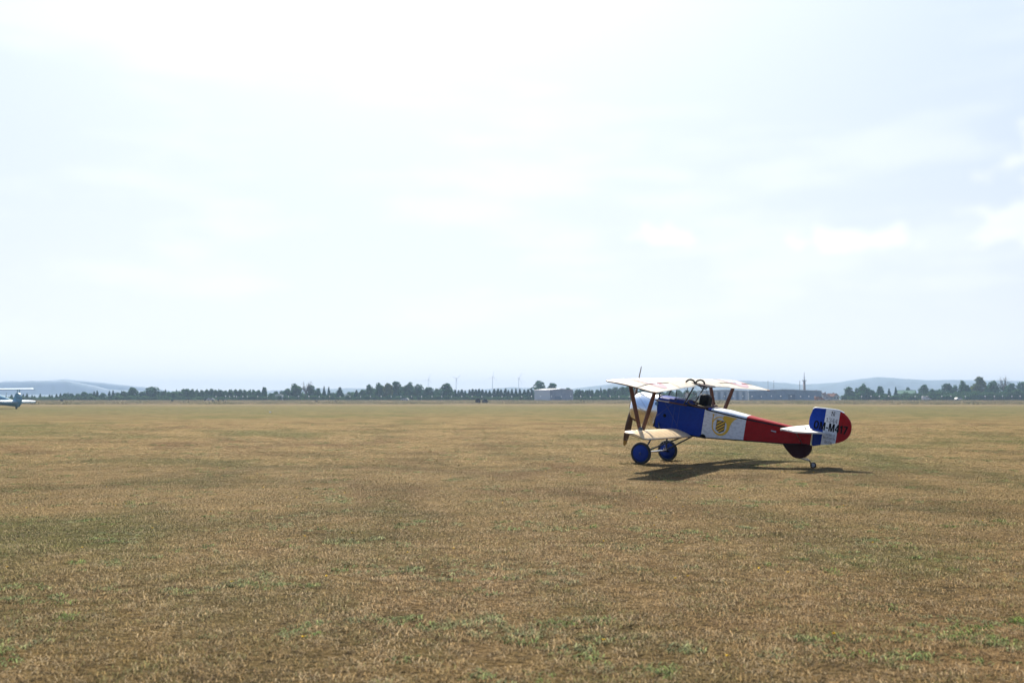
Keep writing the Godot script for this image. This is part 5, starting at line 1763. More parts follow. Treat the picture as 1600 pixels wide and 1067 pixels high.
	plant("spruce", 2, -37.7, -660, 7.2, 5.9, "spruce_tree", "blue-green spruce of the straight row, first after the dark round tree", "tree", "straight spruce row")
	plant("spruce", 1, -36.0, -673, 6.9, 6.3, "spruce_tree", "blue-green spruce of the straight row, second after the dark round tree", "tree", "straight spruce row")
	plant("spruce", 1, -33.4, -663, 7.2, 8.7, "spruce_tree", "blue-green spruce of the straight row, third after the dark round tree", "tree", "straight spruce row")
	plant("spruce", 2, -31.4, -668, 6.7, 5.5, "spruce_tree", "blue-green spruce of the straight row, fourth after the dark round tree", "tree", "straight spruce row")
	plant("spruce", 1, -28.3, -664, 7.2, 6.3, "spruce_tree", "blue-green spruce of the straight row, fifth after the dark round tree", "tree", "straight spruce row")
	plant("spruce", 0, -26.3, -667, 7.6, 8.9, "spruce_tree", "blue-green spruce of the straight row, sixth after the dark round tree", "tree", "straight spruce row")
	plant("spruce", 2, -24.1, -664, 7.3, 8.3, "spruce_tree", "blue-green spruce of the straight row, seventh after the dark round tree", "tree", "straight spruce row")
	plant("spruce", 0, -22.4, -676, 7.8, 7.7, "spruce_tree", "blue-green spruce of the straight row, eighth after the dark round tree", "tree", "straight spruce row")
	plant("spruce", 2, -19.4, -655, 7.0, 8.6, "spruce_tree", "blue-green spruce of the straight row, ninth after the dark round tree", "tree", "straight spruce row")
	plant("spruce", 2, -17.0, -653, 6.6, 5.9, "spruce_tree", "blue-green spruce of the straight row, tenth after the dark round tree", "tree", "straight spruce row")
	plant("spruce", 0, -14.8, -661, 6.8, 5.9, "spruce_tree", "blue-green spruce of the straight row, eleventh after the dark round tree", "tree", "straight spruce row")
	plant("spruce", 2, -11.9, -666, 7.6, 7.2, "spruce_tree", "blue-green spruce of the straight row, twelfth after the dark round tree", "tree", "straight spruce row")
	plant("spruce", 1, -9.4, -668, 7.7, 8.0, "spruce_tree", "blue-green spruce of the straight row, thirteenth after the dark round tree", "tree", "straight spruce row")
	plant("spruce", 2, -7.3, -662, 7.1, 8.9, "spruce_tree", "blue-green spruce of the straight row, fourteenth after the dark round tree", "tree", "straight spruce row")
	plant("spruce", 1, -4.4, -676, 7.9, 8.7, "spruce_tree", "blue-green spruce of the straight row, fifteenth after the dark round tree", "tree", "straight spruce row")
	plant("spruce", 1, -2.4, -660, 6.8, 6.7, "spruce_tree", "blue-green spruce of the straight row, sixteenth after the dark round tree", "tree", "straight spruce row")
	plant("spruce", 2, 0.0, -662, 7.5, 6.2, "spruce_tree", "blue-green spruce of the straight row, seventeenth after the dark round tree", "tree", "straight spruce row")
	plant("spruce", 0, 2.6, -667, 7.9, 5.7, "spruce_tree", "blue-green spruce of the straight row, eighteenth after the dark round tree", "tree", "straight spruce row")
	plant("spruce", 1, 5.3, -671, 7.7, 6.3, "spruce_tree", "blue-green spruce of the straight row, nineteenth after the dark round tree", "tree", "straight spruce row")
	plant("spruce", 1, 8.2, -665, 7.1, 8.4, "spruce_tree", "blue-green spruce of the straight row, twentieth after the dark round tree", "tree", "straight spruce row")
	plant("spruce", 1, 10.6, -653, 7.3, 8.7, "spruce_tree", "blue-green spruce of the straight row, twenty-first after the dark round tree", "tree", "straight spruce row")
	plant("spruce", 1, 13.2, -665, 7.8, 6.0, "spruce_tree", "blue-green spruce of the straight row, twenty-second after the dark round tree", "tree", "straight spruce row")
	plant("round", 1, 42.6, -651, 7.1, 6.8, "leafy_tree", "leafy tree of the dark wood, first past the grey hangar", "tree", "dark wood past the hangar")
	plant("round", 0, 45.5, -651, 6.8, 6.3, "leafy_tree", "leafy tree of the dark wood, second past the grey hangar", "tree", "dark wood past the hangar")
	plant("round", 2, 50.4, -671, 7.0, 6.5, "leafy_tree", "leafy tree of the dark wood, third past the grey hangar", "tree", "dark wood past the hangar")
	plant("round", 0, 52.6, -655, 6.9, 6.3, "leafy_tree", "leafy tree of the dark wood, fourth past the grey hangar", "tree", "dark wood past the hangar")
	plant("round", 0, 57.4, -668, 7.3, 6.4, "leafy_tree", "leafy tree of the dark wood, fifth past the grey hangar", "tree", "dark wood past the hangar")
	plant("round", 0, 61.0, -660, 7.4, 7.4, "leafy_tree", "leafy tree of the dark wood, sixth past the grey hangar", "tree", "dark wood past the hangar")
	plant("round", 2, 64.3, -655, 7.9, 7.4, "leafy_tree", "leafy tree of the dark wood, seventh past the grey hangar", "tree", "dark wood past the hangar")
	plant("round", 1, 69.3, -667, 8.9, 8.6, "leafy_tree", "leafy tree of the dark wood, eighth past the grey hangar", "tree", "dark wood past the hangar")
	plant("round", 0, 72.8, -660, 9.1, 9.5, "leafy_tree", "leafy tree of the dark wood, ninth past the grey hangar", "tree", "dark wood past the hangar")
	plant("round", 0, 77.7, -665, 9.3, 9.6, "leafy_tree", "leafy tree of the dark wood, tenth past the grey hangar", "tree", "dark wood past the hangar")
	plant("round", 1, 80.7, -655, 8.8, 9.5, "leafy_tree", "leafy tree of the dark wood, eleventh past the grey hangar", "tree", "dark wood past the hangar")
	plant("round", 2, 88.0, -672, 8.3, 8.6, "leafy_tree", "leafy tree of the dark wood, twelfth past the grey hangar", "tree", "dark wood past the hangar")
	plant("round", 2, 92.0, -663, 7.8, 8.5, "leafy_tree", "leafy tree of the dark wood, thirteenth past the grey hangar", "tree", "dark wood past the hangar")
	plant("round", 2, 98.8, -669, 7.5, 8.6, "leafy_tree", "leafy tree of the dark wood, fourteenth past the grey hangar", "tree", "dark wood past the hangar")
	plant("round", 0, 102.4, -648, 7.0, 8.3, "leafy_tree", "leafy tree of the dark wood, fifteenth past the grey hangar", "tree", "dark wood past the hangar")
	plant("round", 0, 109.3, -655, 6.9, 8.4, "leafy_tree", "leafy tree of the dark wood, sixteenth past the grey hangar", "tree", "dark wood past the hangar")
	plant("round", 2, 116.5, -665, 6.9, 7.5, "leafy_tree", "leafy tree of the dark wood, seventeenth past the grey hangar", "tree", "dark wood past the hangar")
	plant("round", 2, 119.8, -655, 6.5, 6.8, "leafy_tree", "leafy tree of the dark wood, eighteenth past the grey hangar", "tree", "dark wood past the hangar")
	plant("spruce", 2, 43.8, -644, 7.2, 4.0, "spruce_tree", "spruce tip in the dark wood, first past the grey hangar", "tree", "dark wood past the hangar")
	plant("spruce", 1, 50.6, -652, 7.2, 4.1, "spruce_tree", "spruce tip in the dark wood, second past the grey hangar", "tree", "dark wood past the hangar")
	plant("spruce", 2, 59.1, -663, 8.3, 4.8, "spruce_tree", "spruce tip in the dark wood, third past the grey hangar", "tree", "dark wood past the hangar")
	plant("spruce", 0, 62.0, -644, 7.4, 4.1, "spruce_tree", "spruce tip in the dark wood, fourth past the grey hangar", "tree", "dark wood past the hangar")
	plant("round", 1, 227.0, -656, 8.2, 6.8, "leafy_tree", "filling green tree, first among the last tree groups after the cottages", "tree", "last tree groups")
	plant("round", 2, 240.3, -665, 7.0, 6.4, "leafy_tree", "filling green tree, second among the last tree groups after the cottages", "tree", "last tree groups")
	plant("round", 2, 257.7, -656, 5.6, 7.4, "leafy_tree", "filling green tree, third among the last tree groups after the cottages", "tree", "last tree groups")
	plant("round", 0, 261.7, -653, 6.9, 7.3, "leafy_tree", "filling green tree, fourth among the last tree groups after the cottages", "tree", "last tree groups")
	plant("round", 1, 281.0, -657, 7.1, 6.3, "leafy_tree", "filling green tree, fifth among the last tree groups after the cottages", "tree", "last tree groups")
	plant("round", 2, 304.2, -660, 9.1, 6.9, "leafy_tree", "filling green tree, sixth among the last tree groups after the cottages", "tree", "last tree groups")
	plant("round", 2, 314.1, -659, 9.9, 7.4, "leafy_tree", "filling green tree, seventh among the last tree groups after the cottages", "tree", "last tree groups")
	plant("round", 1, 325.1, -654, 9.8, 7.4, "leafy_tree", "filling green tree, eighth among the last tree groups after the cottages", "tree", "last tree groups")
	plant("bush", 0, -282.0, -628, 2.4, 9.0, "bush", "light green bush, first along the foot of the low leafy row", "bush", "bushes under the trees")
	plant("bush", 1, -278.7, -632, 2.6, 9.2, "bush", "light green bush, second along the foot of the low leafy row", "bush", "bushes under the trees")
	plant("bush", 0, -272.5, -628, 3.1, 9.2, "bush", "light green bush, third along the foot of the low leafy row", "bush", "bushes under the trees")
	plant("bush", 0, -267.0, -626, 2.5, 8.2, "bush", "light green bush, fourth along the foot of the low leafy row", "bush", "bushes under the trees")
	plant("bush", 2, -261.0, -622, 2.9, 8.8, "bush", "light green bush, fifth along the foot of the low leafy row", "bush", "bushes under the trees")
	plant("bush", 0, -254.7, -620, 2.1, 8.3, "bush", "light green bush, sixth along the foot of the low leafy row", "bush", "bushes under the trees")
	plant("bush", 2, -253.1, -627, 2.6, 6.9, "bush", "light green bush, seventh along the foot of the low leafy row", "bush", "bushes under the trees")
	plant("bush", 2, -246.4, -623, 2.8, 7.0, "bush", "light green bush, eighth along the foot of the low leafy row", "bush", "bushes under the trees")
	plant("bush", 2, -240.1, -616, 2.2, 7.7, "bush", "light green bush, ninth along the foot of the low leafy row", "bush", "bushes under the trees")
	plant("bush", 1, -235.3, -615, 3.0, 7.9, "bush", "light green bush, tenth along the foot of the low leafy row", "bush", "bushes under the trees")
	plant("bush", 2, -235.4, -627, 3.0, 7.2, "bush", "light green bush, eleventh along the foot of the low leafy row", "bush", "bushes under the trees")
	plant("bush", 1, -228.3, -621, 2.3, 7.1, "bush", "light green bush, twelfth along the foot of the low leafy row", "bush", "bushes under the trees")
	plant("bush", 2, -223.2, -622, 2.1, 8.9, "bush", "light green bush, thirteenth along the foot of the low leafy row", "bush", "bushes under the trees")
	plant("bush", 0, -220.3, -631, 2.8, 10.7, "bush", "light green bush, first along the foot of the even wood", "bush", "bushes under the trees")
	plant("bush", 0, -217.3, -636, 2.3, 10.2, "bush", "light green bush, second along the foot of the even wood", "bush", "bushes under the trees")
	plant("bush", 2, -206.8, -625, 2.3, 10.3, "bush", "light green bush, third along the foot of the even wood", "bush", "bushes under the trees")
	plant("bush", 0, -199.0, -616, 2.3, 9.1, "bush", "light green bush, fourth along the foot of the even wood", "bush", "bushes under the trees")
	plant("bush", 2, -194.7, -622, 2.4, 8.8, "bush", "light green bush, fifth along the foot of the even wood", "bush", "bushes under the trees")
	plant("bush", 0, -189.0, -620, 2.5, 10.6, "bush", "light green bush, sixth along the foot of the even wood", "bush", "bushes under the trees")
	plant("bush", 2, -187.1, -630, 2.2, 10.5, "bush", "light green bush, seventh along the foot of the even wood", "bush", "bushes under the trees")
	plant("bush", 1, -180.1, -622, 2.2, 8.7, "bush", "light green bush, eighth along the foot of the even wood", "bush", "bushes under the trees")
	plant("bush", 2, -178.5, -633, 2.3, 9.3, "bush", "light green bush, ninth along the foot of the even wood", "bush", "bushes under the trees")
	plant("bush", 2, -168.4, -620, 2.4, 9.4, "bush", "light green bush, tenth along the foot of the even wood", "bush", "bushes under the trees")
	plant("bush", 2, -163.1, -623, 2.8, 10.6, "bush", "light green bush, eleventh along the foot of the even wood", "bush", "bushes under the trees")
	plant("bush", 1, -159.0, -625, 2.7, 11.3, "bush", "light green bush, twelfth along the foot of the even wood", "bush", "bushes under the trees")
	plant("bush", 1, -156.9, -633, 2.6, 8.3, "bush", "light green bush, first from the even wood's end toward the wide spruce", "bush", "bushes under the trees")
	plant("bush", 0, -147.8, -616, 2.8, 6.6, "bush", "light green bush, second from the even wood's end toward the wide spruce", "bush", "bushes under the trees")
	plant("bush", 2, -145.4, -621, 3.0, 6.5, "bush", "light green bush, third from the even wood's end toward the wide spruce", "bush", "bushes under the trees")
	plant("bush", 1, -142.3, -629, 2.7, 8.8, "bush", "light green bush, fourth from the even wood's end toward the wide spruce", "bush", "bushes under the trees")
	plant("bush", 2, -140.4, -637, 2.7, 9.3, "bush", "light green bush, fifth from the even wood's end toward the wide spruce", "bush", "bushes under the trees")
	plant("bush", 0, -131.6, -618, 2.8, 7.8, "bush", "light green bush, sixth from the even wood's end toward the wide spruce", "bush", "bushes under the trees")
	plant("bush", 0, -129.8, -627, 3.1, 6.9, "bush", "light green bush, seventh from the even wood's end toward the wide spruce", "bush", "bushes under the trees")
	plant("bush", 2, -123.2, -615, 2.8, 8.9, "bush", "light green bush, eighth from the even wood's end toward the wide spruce", "bush", "bushes under the trees")
	plant("bush", 1, -123.4, -635, 3.0, 7.4, "bush", "light green bush, ninth from the even wood's end toward the wide spruce", "bush", "bushes under the trees")
	plant("bush", 2, -117.0, -622, 2.9, 7.1, "bush", "light green bush, tenth from the even wood's end toward the wide spruce", "bush", "bushes under the trees")
	plant("bush", 1, -111.9, -617, 3.2, 9.1, "bush", "light green bush, eleventh from the even wood's end toward the wide spruce", "bush", "bushes under the trees")
	plant("bush", 1, -108.2, -620, 2.1, 8.4, "bush", "light green bush, twelfth from the even wood's end toward the wide spruce", "bush", "bushes under the trees")
	plant("bush", 0, -106.3, -627, 2.5, 9.0, "bush", "light green bush, first at the foot of the mixed clump", "bush", "bushes under the trees")
	plant("bush", 2, -100.8, -618, 3.1, 8.7, "bush", "light green bush, second at the foot of the mixed clump", "bush", "bushes under the trees")
	plant("bush", 0, -96.3, -624, 2.6, 8.1, "bush", "light green bush, third at the foot of the mixed clump", "bush", "bushes under the trees")
	plant("bush", 1, -90.9, -625, 3.4, 7.0, "bush", "light green bush, fourth at the foot of the mixed clump", "bush", "bushes under the trees")
	plant("bush", 2, -86.8, -631, 2.9, 7.0, "bush", "light green bush, fifth at the foot of the mixed clump", "bush", "bushes under the trees")
	plant("bush", 2, -81.6, -628, 2.2, 8.4, "bush", "light green bush, sixth at the foot of the mixed clump", "bush", "bushes under the trees")
	plant("bush", 2, -75.4, -613, 3.3, 6.9, "bush", "light green bush, seventh at the foot of the mixed clump", "bush", "bushes under the trees")
	plant("bush", 1, -72.0, -630, 2.8, 9.7, "bush", "light green bush, eighth at the foot of the mixed clump", "bush", "bushes under the trees")
	plant("bush", 0, -67.8, -626, 3.1, 6.9, "bush", "light green bush, ninth at the foot of the mixed clump", "bush", "bushes under the trees")
	plant("bush", 0, -62.8, -620, 3.3, 7.5, "bush", "light green bush, tenth at the foot of the mixed clump", "bush", "bushes under the trees")
	plant("bush", 0, -59.5, -632, 3.0, 7.0, "bush", "light green bush, eleventh at the foot of the mixed clump", "bush", "bushes under the trees")
	plant("bush", 1, -55.7, -633, 2.2, 7.4, "bush", "light green bush, twelfth at the foot of the mixed clump", "bush", "bushes under the trees")
	plant("bush", 1, -49.7, -616, 2.9, 8.3, "bush", "light green bush, thirteenth at the foot of the mixed clump", "bush", "bushes under the trees")
	plant("bush", 2, -45.8, -615, 3.0, 7.0, "bush", "light green bush, fourteenth at the foot of the mixed clump", "bush", "bushes under the trees")
	plant("bush", 2, -40.2, -626, 3.0, 7.4, "bush", "light green bush, first at the foot of the straight spruce row", "bush", "bushes under the trees")
	plant("bush", 0, -34.9, -616, 2.6, 7.7, "bush", "light green bush, second at the foot of the straight spruce row", "bush", "bushes under the trees")
	plant("bush", 0, -31.9, -633, 2.5, 7.4, "bush", "light green bush, third at the foot of the straight spruce row", "bush", "bushes under the trees")
	plant("bush", 1, -27.6, -634, 3.0, 8.4, "bush", "light green bush, fourth at the foot of the straight spruce row", "bush", "bushes under the trees")
	plant("bush", 2, -22.8, -613, 2.8, 7.9, "bush", "light green bush, fifth at the foot of the straight spruce row", "bush", "bushes under the trees")
	plant("bush", 2, -17.8, -623, 2.7, 9.8, "bush", "light green bush, sixth at the foot of the straight spruce row", "bush", "bushes under the trees")
	plant("bush", 1, -12.6, -618, 2.4, 8.7, "bush", "light green bush, seventh at the foot of the straight spruce row", "bush", "bushes under the trees")
	plant("bush", 1, -7.9, -613, 2.4, 8.9, "bush", "light green bush, eighth at the foot of the straight spruce row", "bush", "bushes under the trees")
	plant("bush", 2, -2.4, -628, 2.5, 9.3, "bush", "light green bush, ninth at the foot of the straight spruce row", "bush", "bushes under the trees")
	plant("bush", 0, 2.0, -630, 2.4, 8.3, "bush", "light green bush, tenth at the foot of the straight spruce row", "bush", "bushes under the trees")
	plant("bush", 0, 6.0, -619, 3.2, 7.6, "bush", "light green bush, eleventh at the foot of the straight spruce row", "bush", "bushes under the trees")
	plant("bush", 2, 10.3, -617, 2.5, 7.9, "bush", "light green bush, twelfth at the foot of the straight spruce row", "bush", "bushes under the trees")
	plant("bush", 0, 39.5, -615, 2.5, 9.7, "bush", "light green bush, first at the foot of the dark wood past the hangar", "bush", "bushes under the trees")
	plant("bush", 1, 46.0, -615, 2.5, 8.7, "bush", "light green bush, second at the foot of the dark wood past the hangar", "bush", "bushes under the trees")
	plant("bush", 2, 51.5, -620, 2.4, 9.8, "bush", "light green bush, third at the foot of the dark wood past the hangar", "bush", "bushes under the trees")
	plant("bush", 0, 58.0, -632, 2.8, 10.9, "bush", "light green bush, fourth at the foot of the dark wood past the hangar", "bush", "bushes under the trees")
	plant("bush", 1, 63.9, -624, 2.7, 11.4, "bush", "light green bush, fifth at the foot of the dark wood past the hangar", "bush", "bushes under the trees")
	plant("bush", 1, 70.8, -634, 3.2, 11.1, "bush", "light green bush, sixth at the foot of the dark wood past the hangar", "bush", "bushes under the trees")
	plant("bush", 2, 74.1, -615, 3.2, 11.2, "bush", "light green bush, seventh at the foot of the dark wood past the hangar", "bush", "bushes under the trees")
	plant("bush", 0, 79.4, -622, 2.7, 9.9, "bush", "light green bush, eighth at the foot of the dark wood past the hangar", "bush", "bushes under the trees")
	plant("bush", 0, 85.0, -615, 2.8, 9.0, "bush", "light green bush, ninth at the foot of the dark wood past the hangar", "bush", "bushes under the trees")
	plant("bush", 2, 91.7, -627, 3.1, 10.2, "bush", "light green bush, tenth at the foot of the dark wood past the hangar", "bush", "bushes under the trees")
	plant("bush", 0, 97.9, -633, 2.5, 9.3, "bush", "light green bush, eleventh at the foot of the dark wood past the hangar", "bush", "bushes under the trees")
	plant("bush", 0, 101.3, -621, 3.0, 11.3, "bush", "light green bush, twelfth at the foot of the dark wood past the hangar", "bush", "bushes under the trees")
	plant("bush", 0, 108.8, -628, 2.4, 10.4, "bush", "light green bush, thirteenth at the foot of the dark wood past the hangar", "bush", "bushes under the trees")
	plant("bush", 2, 113.2, -622, 3.1, 10.9, "bush", "light green bush, fourteenth at the foot of the dark wood past the hangar", "bush", "bushes under the trees")
	plant("bush", 2, 206.5, -619, 3.2, 8.5, "bush", "light green bush, first between the cottages and the barn", "bush", "bushes under the trees")
	plant("bush", 0, 214.9, -631, 2.6, 9.0, "bush", "light green bush, second between the cottages and the barn", "bush", "bushes under the trees")
	plant("bush", 2, 221.9, -636, 3.0, 8.6, "bush", "light green bush, third between the cottages and the barn", "bush", "bushes under the trees")
	plant("bush", 1, 225.9, -635, 2.9, 7.7, "bush", "light green bush, fourth between the cottages and the barn", "bush", "bushes under the trees")
	plant("bush", 2, 229.7, -632, 3.0, 8.1, "bush", "light green bush, fifth between the cottages and the barn", "bush", "bushes under the trees")
	plant("bush", 2, 232.0, -628, 3.7, 6.7, "bush", "light green bush, sixth between the cottages and the barn", "bush", "bushes under the trees")
	plant("bush", 2, 232.6, -618, 3.1, 8.6, "bush", "light green bush, seventh between the cottages and the barn", "bush", "bushes under the trees")
	plant("bush", 2, 236.3, -615, 3.4, 9.1, "bush", "light green bush, eighth between the cottages and the barn", "bush", "bushes under the trees")
	plant("bush", 0, 246.0, -628, 4.2, 8.2, "bush", "light green bush, first from the barn toward the stepped tree", "bush", "bushes under the trees")
	plant("bush", 0, 247.4, -618, 3.7, 9.9, "bush", "light green bush, second from the barn toward the stepped tree", "bush", "bushes under the trees")
	plant("bush", 0, 255.9, -627, 3.8, 9.4, "bush", "light green bush, third from the barn toward the stepped tree", "bush", "bushes under the trees")
	plant("bush", 2, 263.4, -633, 4.1, 9.3, "bush", "light green bush, fourth from the barn toward the stepped tree", "bush", "bushes under the trees")
	plant("bush", 2, 266.9, -630, 3.9, 9.7, "bush", "light green bush, fifth from the barn toward the stepped tree", "bush", "bushes under the trees")
	plant("bush", 1, 267.3, -619, 3.3, 10.0, "bush", "light green bush, sixth from the barn toward the stepped tree", "bush", "bushes under the trees")
	plant("bush", 1, 274.7, -626, 4.2, 8.0, "bush", "light green bush, seventh from the barn toward the stepped tree", "bush", "bushes under the trees")
	plant("bush", 0, 277.7, -620, 3.1, 7.3, "bush", "light green bush, eighth from the barn toward the stepped tree", "bush", "bushes under the trees")
	plant("bush", 1, 278.8, -605, 5.3, 7.3, "bush", "dark rounded shrub, first in front of the yellow-green tree", "bush", "bushes under the trees")
	plant("bush", 1, 284.3, -607, 5.7, 8.3, "bush", "dark rounded shrub, second in front of the yellow-green tree", "bush", "bushes under the trees")
	plant("bush", 0, 288.5, -607, 4.5, 6.8, "bush", "dark rounded shrub, third in front of the yellow-green tree", "bush", "bushes under the trees")
	plant("bush", 1, 298.0, -617, 5.2, 7.4, "bush", "dark rounded shrub, fourth in front of the yellow-green tree", "bush", "bushes under the trees")
	plant("bush", 2, 303.1, -617, 5.2, 8.4, "bush", "dark rounded shrub, fifth in front of the yellow-green tree", "bush", "bushes under the trees")
	plant("bush", 1, 303.4, -608, 4.7, 6.8, "bush", "dark rounded shrub, sixth in front of the yellow-green tree", "bush", "bushes under the trees")
	plant("bush", 2, 306.2, -605, 6.7, 9.7, "bush", "dark rounded shrub, seventh in front of the yellow-green tree", "bush", "bushes under the trees")
	plant("bush", 2, 312.9, -611, 5.7, 7.8, "bush", "dark rounded shrub, eighth in front of the yellow-green tree", "bush", "bushes under the trees")


func make_edge_things() -> void:
	make_post(-172.1, -580, 2.15, "white-capped post before the even wood, first from its left end")
	make_post(-166.5, -580, 2.36, "white-capped post before the even wood, second from its left end")
	make_post(-164.2, -580, 2.16, "white-capped post before the even wood, third from its left end")
	make_post(-161.6, -580, 2.25, "white-capped post before the even wood, fourth from its left end")
	make_post(-160.2, -580, 2.15, "white-capped post before the even wood, fifth from its left end")
	make_post(-156.5, -580, 2.18, "white-capped post before the even wood, sixth from its left end")
	make_post(-153.9, -580, 2.24, "white-capped post before the even wood, seventh from its left end")
	make_post(-147.9, -580, 2.22, "white-capped post before the even wood, eighth from its left end")
	make_post(-142.1, -580, 2.35, "white-capped post before the even wood, ninth from its left end")
	make_post(-133.5, -580, 2.34, "white-capped post before the half-bare tree group, first from its left end")
	make_post(-130.0, -580, 2.28, "white-capped post before the half-bare tree group, second from its left end")
	make_post(-124.1, -580, 2.32, "white-capped post before the half-bare tree group, third from its left end")
	make_post(-118.1, -580, 2.33, "white-capped post before the half-bare tree group, fourth from its left end")
	make_post(-112.1, -580, 2.13, "white-capped post before the half-bare tree group, fifth from its left end")
	make_post(-106.0, -580, 2.29, "white-capped post before the half-bare tree group, sixth from its left end")
	make_post(-100.0, -580, 2.16, "white-capped post before the mixed clump, first from its left end")
	make_post(-94.2, -580, 2.21, "white-capped post before the mixed clump, second from its left end")
	make_post(-88.1, -580, 2.22, "white-capped post before the mixed clump, third from its left end")
	make_post(-82.3, -580, 2.31, "white-capped post before the mixed clump, fourth from its left end")
	make_post(-76.1, -580, 2.27, "white-capped post before the mixed clump, fifth from its left end")
	make_post(-70.2, -580, 2.24, "white-capped post before the mixed clump, sixth from its left end")
	make_post(-64.6, -580, 2.21, "white-capped post before the mixed clump, seventh from its left end")
	make_post(-58.4, -580, 2.31, "white-capped post before the mixed clump, eighth from its left end")
	make_post(-52.6, -580, 2.17, "white-capped post before the mixed clump, ninth from its left end")
	make_post(-46.5, -580, 2.34, "white-capped post before the mixed clump, tenth from its left end")
	make_post(-40.9, -580, 2.26, "white-capped post before the straight spruce row, first from its left end")
	make_post(-35.1, -580, 2.27, "white-capped post before the straight spruce row, second from its left end")
	make_post(-29.2, -580, 2.34, "white-capped post before the straight spruce row, third from its left end")
	make_post(-23.2, -580, 2.34, "white-capped post before the straight spruce row, fourth from its left end")
	make_post(-17.5, -580, 2.22, "white-capped post before the straight spruce row, fifth from its left end")
	make_post(-11.5, -580, 2.33, "white-capped post before the straight spruce row, sixth from its left end")
	make_post(-5.8, -580, 2.18, "white-capped post before the straight spruce row, seventh from its left end")
	make_post(-0.1, -580, 2.21, "white-capped post before the straight spruce row, eighth from its left end")
	make_post(5.6, -580, 2.17, "white-capped post before the straight spruce row, ninth from its left end")
	make_post(11.4, -580, 2.34, "white-capped post before the straight spruce row, tenth from its left end")
	make_post(16.6, -580, 2.37, "white-capped post before the grey hangar, first from its left end")
	make_post(23.0, -580, 2.31, "white-capped post before the grey hangar, second from its left end")
	make_post(28.7, -580, 2.19, "white-capped post before the grey hangar, third from its left end")
	make_post(34.2, -580, 2.36, "white-capped post before the grey hangar, fourth from its left end")
	make_post(40.0, -580, 2.24, "white-capped post before the dark wood past the hangar, first from its left end")
	make_post(45.6, -580, 2.13, "white-capped post before the dark wood past the hangar, second from its left end")
	make_post(51.2, -580, 2.37, "white-capped post before the dark wood past the hangar, third from its left end")
	make_post(57.1, -580, 2.36, "white-capped post before the dark wood past the hangar, fourth from its left end")
	make_post(62.2, -580, 2.16, "white-capped post before the dark wood past the hangar, fifth from its left end")
	make_post(68.2, -580, 2.13, "white-capped post before the dark wood past the hangar, sixth from its left end")
	make_post(111.9, -580, 2.22, "white-capped post before the pale hall, first from its left end")
	make_post(117.6, -580, 2.21, "white-capped post before the pale hall, second from its left end")
	make_post(123.5, -580, 2.31, "white-capped post before the pale hall, third from its left end")
	make_post(128.8, -580, 2.25, "white-capped post before the pale hall, fourth from its left end")
	make_post(134.2, -580, 2.36, "white-capped post before the pale hall, fifth from its left end")
	make_post(139.6, -580, 2.30, "white-capped post before the blue-grey factory, first from its left end")
	make_post(145.0, -580, 2.13, "white-capped post before the blue-grey factory, second from its left end")
	make_post(150.8, -580, 2.32, "white-capped post before the blue-grey factory, third from its left end")
	make_post(156.3, -580, 2.37, "white-capped post before the blue-grey factory, fourth from its left end")
	make_post(162.3, -580, 2.31, "white-capped post before the blue-grey factory, fifth from its left end")
	make_post(167.8, -580, 2.18, "white-capped post before the blue-grey factory, sixth from its left end")
	make_post(172.6, -580, 2.21, "white-capped post before the blue-grey factory, seventh from its left end")
	make_post(203.3, -580, 2.16, "white-capped post after the cottages, first from its left end")
	make_post(208.8, -580, 2.35, "white-capped post after the cottages, second from its left end")
	make_post(213.6, -580, 2.28, "white-capped post after the cottages, third from its left end")
	make_post(219.1, -580, 2.31, "white-capped post after the cottages, fourth from its left end")
	make_post(234.4, -580, 2.15, "white-capped post between barn and stepped tree, first from its left end")
	make_post(241.2, -580, 2.16, "white-capped post between barn and stepped tree, second from its left end")
	make_post(249.9, -580, 2.23, "white-capped post between barn and stepped tree, third from its left end")
	make_post(255.2, -580, 2.36, "white-capped post between barn and stepped tree, fourth from its left end")
	make_post(263.6, -580, 2.15, "white-capped post before the yellow-green tree, first from its left end")
	make_post(275.1, -580, 2.23, "white-capped post before the yellow-green tree, second from its left end")
	make_post(280.5, -580, 2.18, "white-capped post before the yellow-green tree, third from its left end")
	make_post(285.2, -580, 2.37, "white-capped post before the yellow-green tree, fourth from its left end")
	make_post(290.7, -580, 2.20, "white-capped post before the yellow-green tree, fifth from its left end")
	make_post(295.5, -580, 2.30, "white-capped post before the yellow-green tree, sixth from its left end")
	make_low_marker(-220.1, -488, Vector3(1.4, 0.8, 0.6), "dark low marker nearest the far biplane")
	make_low_marker(-166.2, -488, Vector3(1.2, 0.9, 0.6), "dark low marker at the low end of the even wood")
	make_low_marker(-155.4, -505, Vector3(0.6, 1.2, 0.4), "narrow dark marker beside the white car")
	make_low_marker(-146.3, -488, Vector3(1.0, 0.7, 0.6), "dark low marker just past the white car")
	make_low_marker(-143.7, -488, Vector3(0.5, 0.9, 0.4), "narrow dark marker between two low ones before the wood")
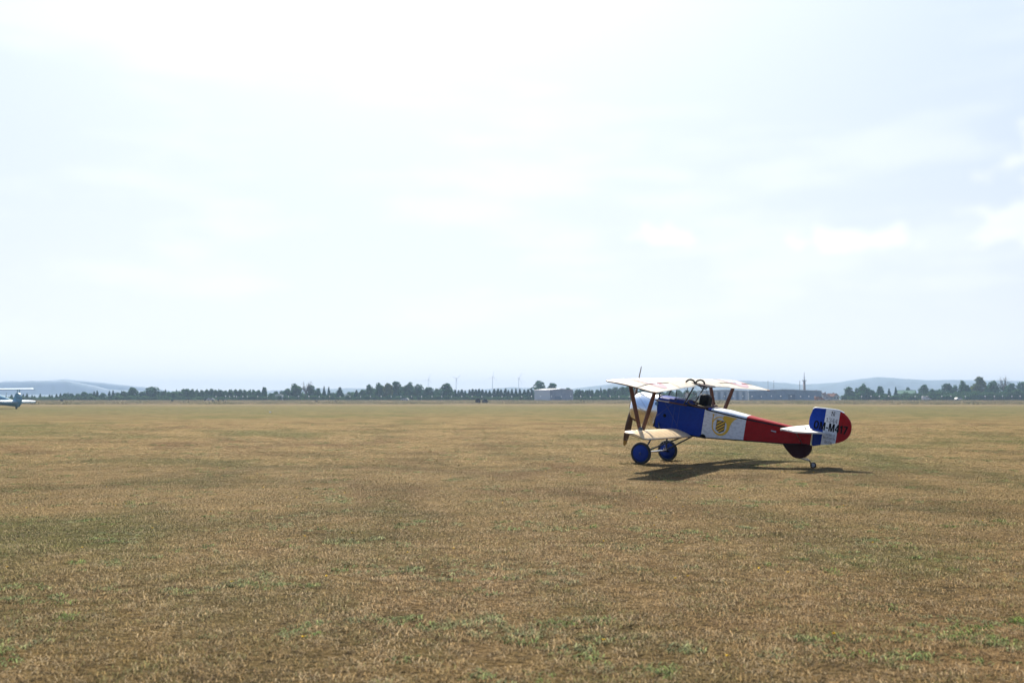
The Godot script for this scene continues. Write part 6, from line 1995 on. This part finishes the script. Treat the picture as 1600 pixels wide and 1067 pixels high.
	make_low_marker(-141.3, -488, Vector3(0.9, 0.7, 0.5), "dark low marker, last of four past the white car")
	make_low_marker(-150.8, -610, Vector3(2.6, 0.8, 0.8), "long dark marker before the dark narrow-headed tree")
	make_low_marker(-95.7, -488, Vector3(1.2, 0.6, 0.5), "dark low marker beyond the half-bare tree")
	make_low_marker(-86.2, -488, Vector3(1.8, 0.5, 0.5), "flat dark marker before the wide spruce")
	make_low_marker(218.6, -586, Vector3(1.6, 0.6, 0.6), "dark low marker after the cottages")
	make_low_marker(266.3, -610, Vector3(1.0, 0.7, 0.5), "dark low marker before the broad green tree")
	make_vehicle("car", "white low car parked before the even wood", "car", -169.1, -560, 0.2, Vector3(4.4, 1.45, 1.8), Color(0.5, 0.5, 0.5))
	make_vehicle("car", "white car parked before the mixed clump", "car", -61.1, -570, 3.0, Vector3(4.2, 1.5, 1.8), Color(0.5, 0.5, 0.5))
	make_vehicle("van", "white van parked beside the green-roofed barn", "van", 249.2, -600, 0.1, Vector3(5.2, 2.4, 2.0), Color(0.5, 0.5, 0.5))
	make_vehicle("car", "white car before the stepped dark tree", "car", 263.9, -590, 0.3, Vector3(4.3, 1.6, 1.8), Color(0.5, 0.5, 0.5))
	make_vehicle("truck", "orange truck parked by the factory end", "truck", 181.8, -590, 0.1, Vector3(5.5, 2.3, 2.2), Color(0.3, 0.11, 0.05))
	make_vehicle("van", "white van parked between factory and cottages", "van", 186.4, -592, 0.1, Vector3(4.8, 2.0, 2.0), Color(0.45, 0.45, 0.45))
	make_brush(-15.0, -440, 2.0, 2.6, "taller dark brush pile at the field edge near the spruce row")
	make_brush(-11.9, -440, 1.6, 3.0, "lower wider brush pile next to the taller one")
	# small white field stone out on the grass
	var st := begin()
	lathe(st, [[0.0, 0.10], [0.08, 0.15], [0.16, 0.12], [0.20, 0.02]], Vector3(0, -0.02, 0), Vector3.UP, 9)
	var o := put("white_stone", st, paint("stone_white", Color(0.8, 0.8, 0.78), 0.6), self)
	o.position = spot(-33.9, -140)
	tag(o, "small white stone lying alone on the open grass", "stone")
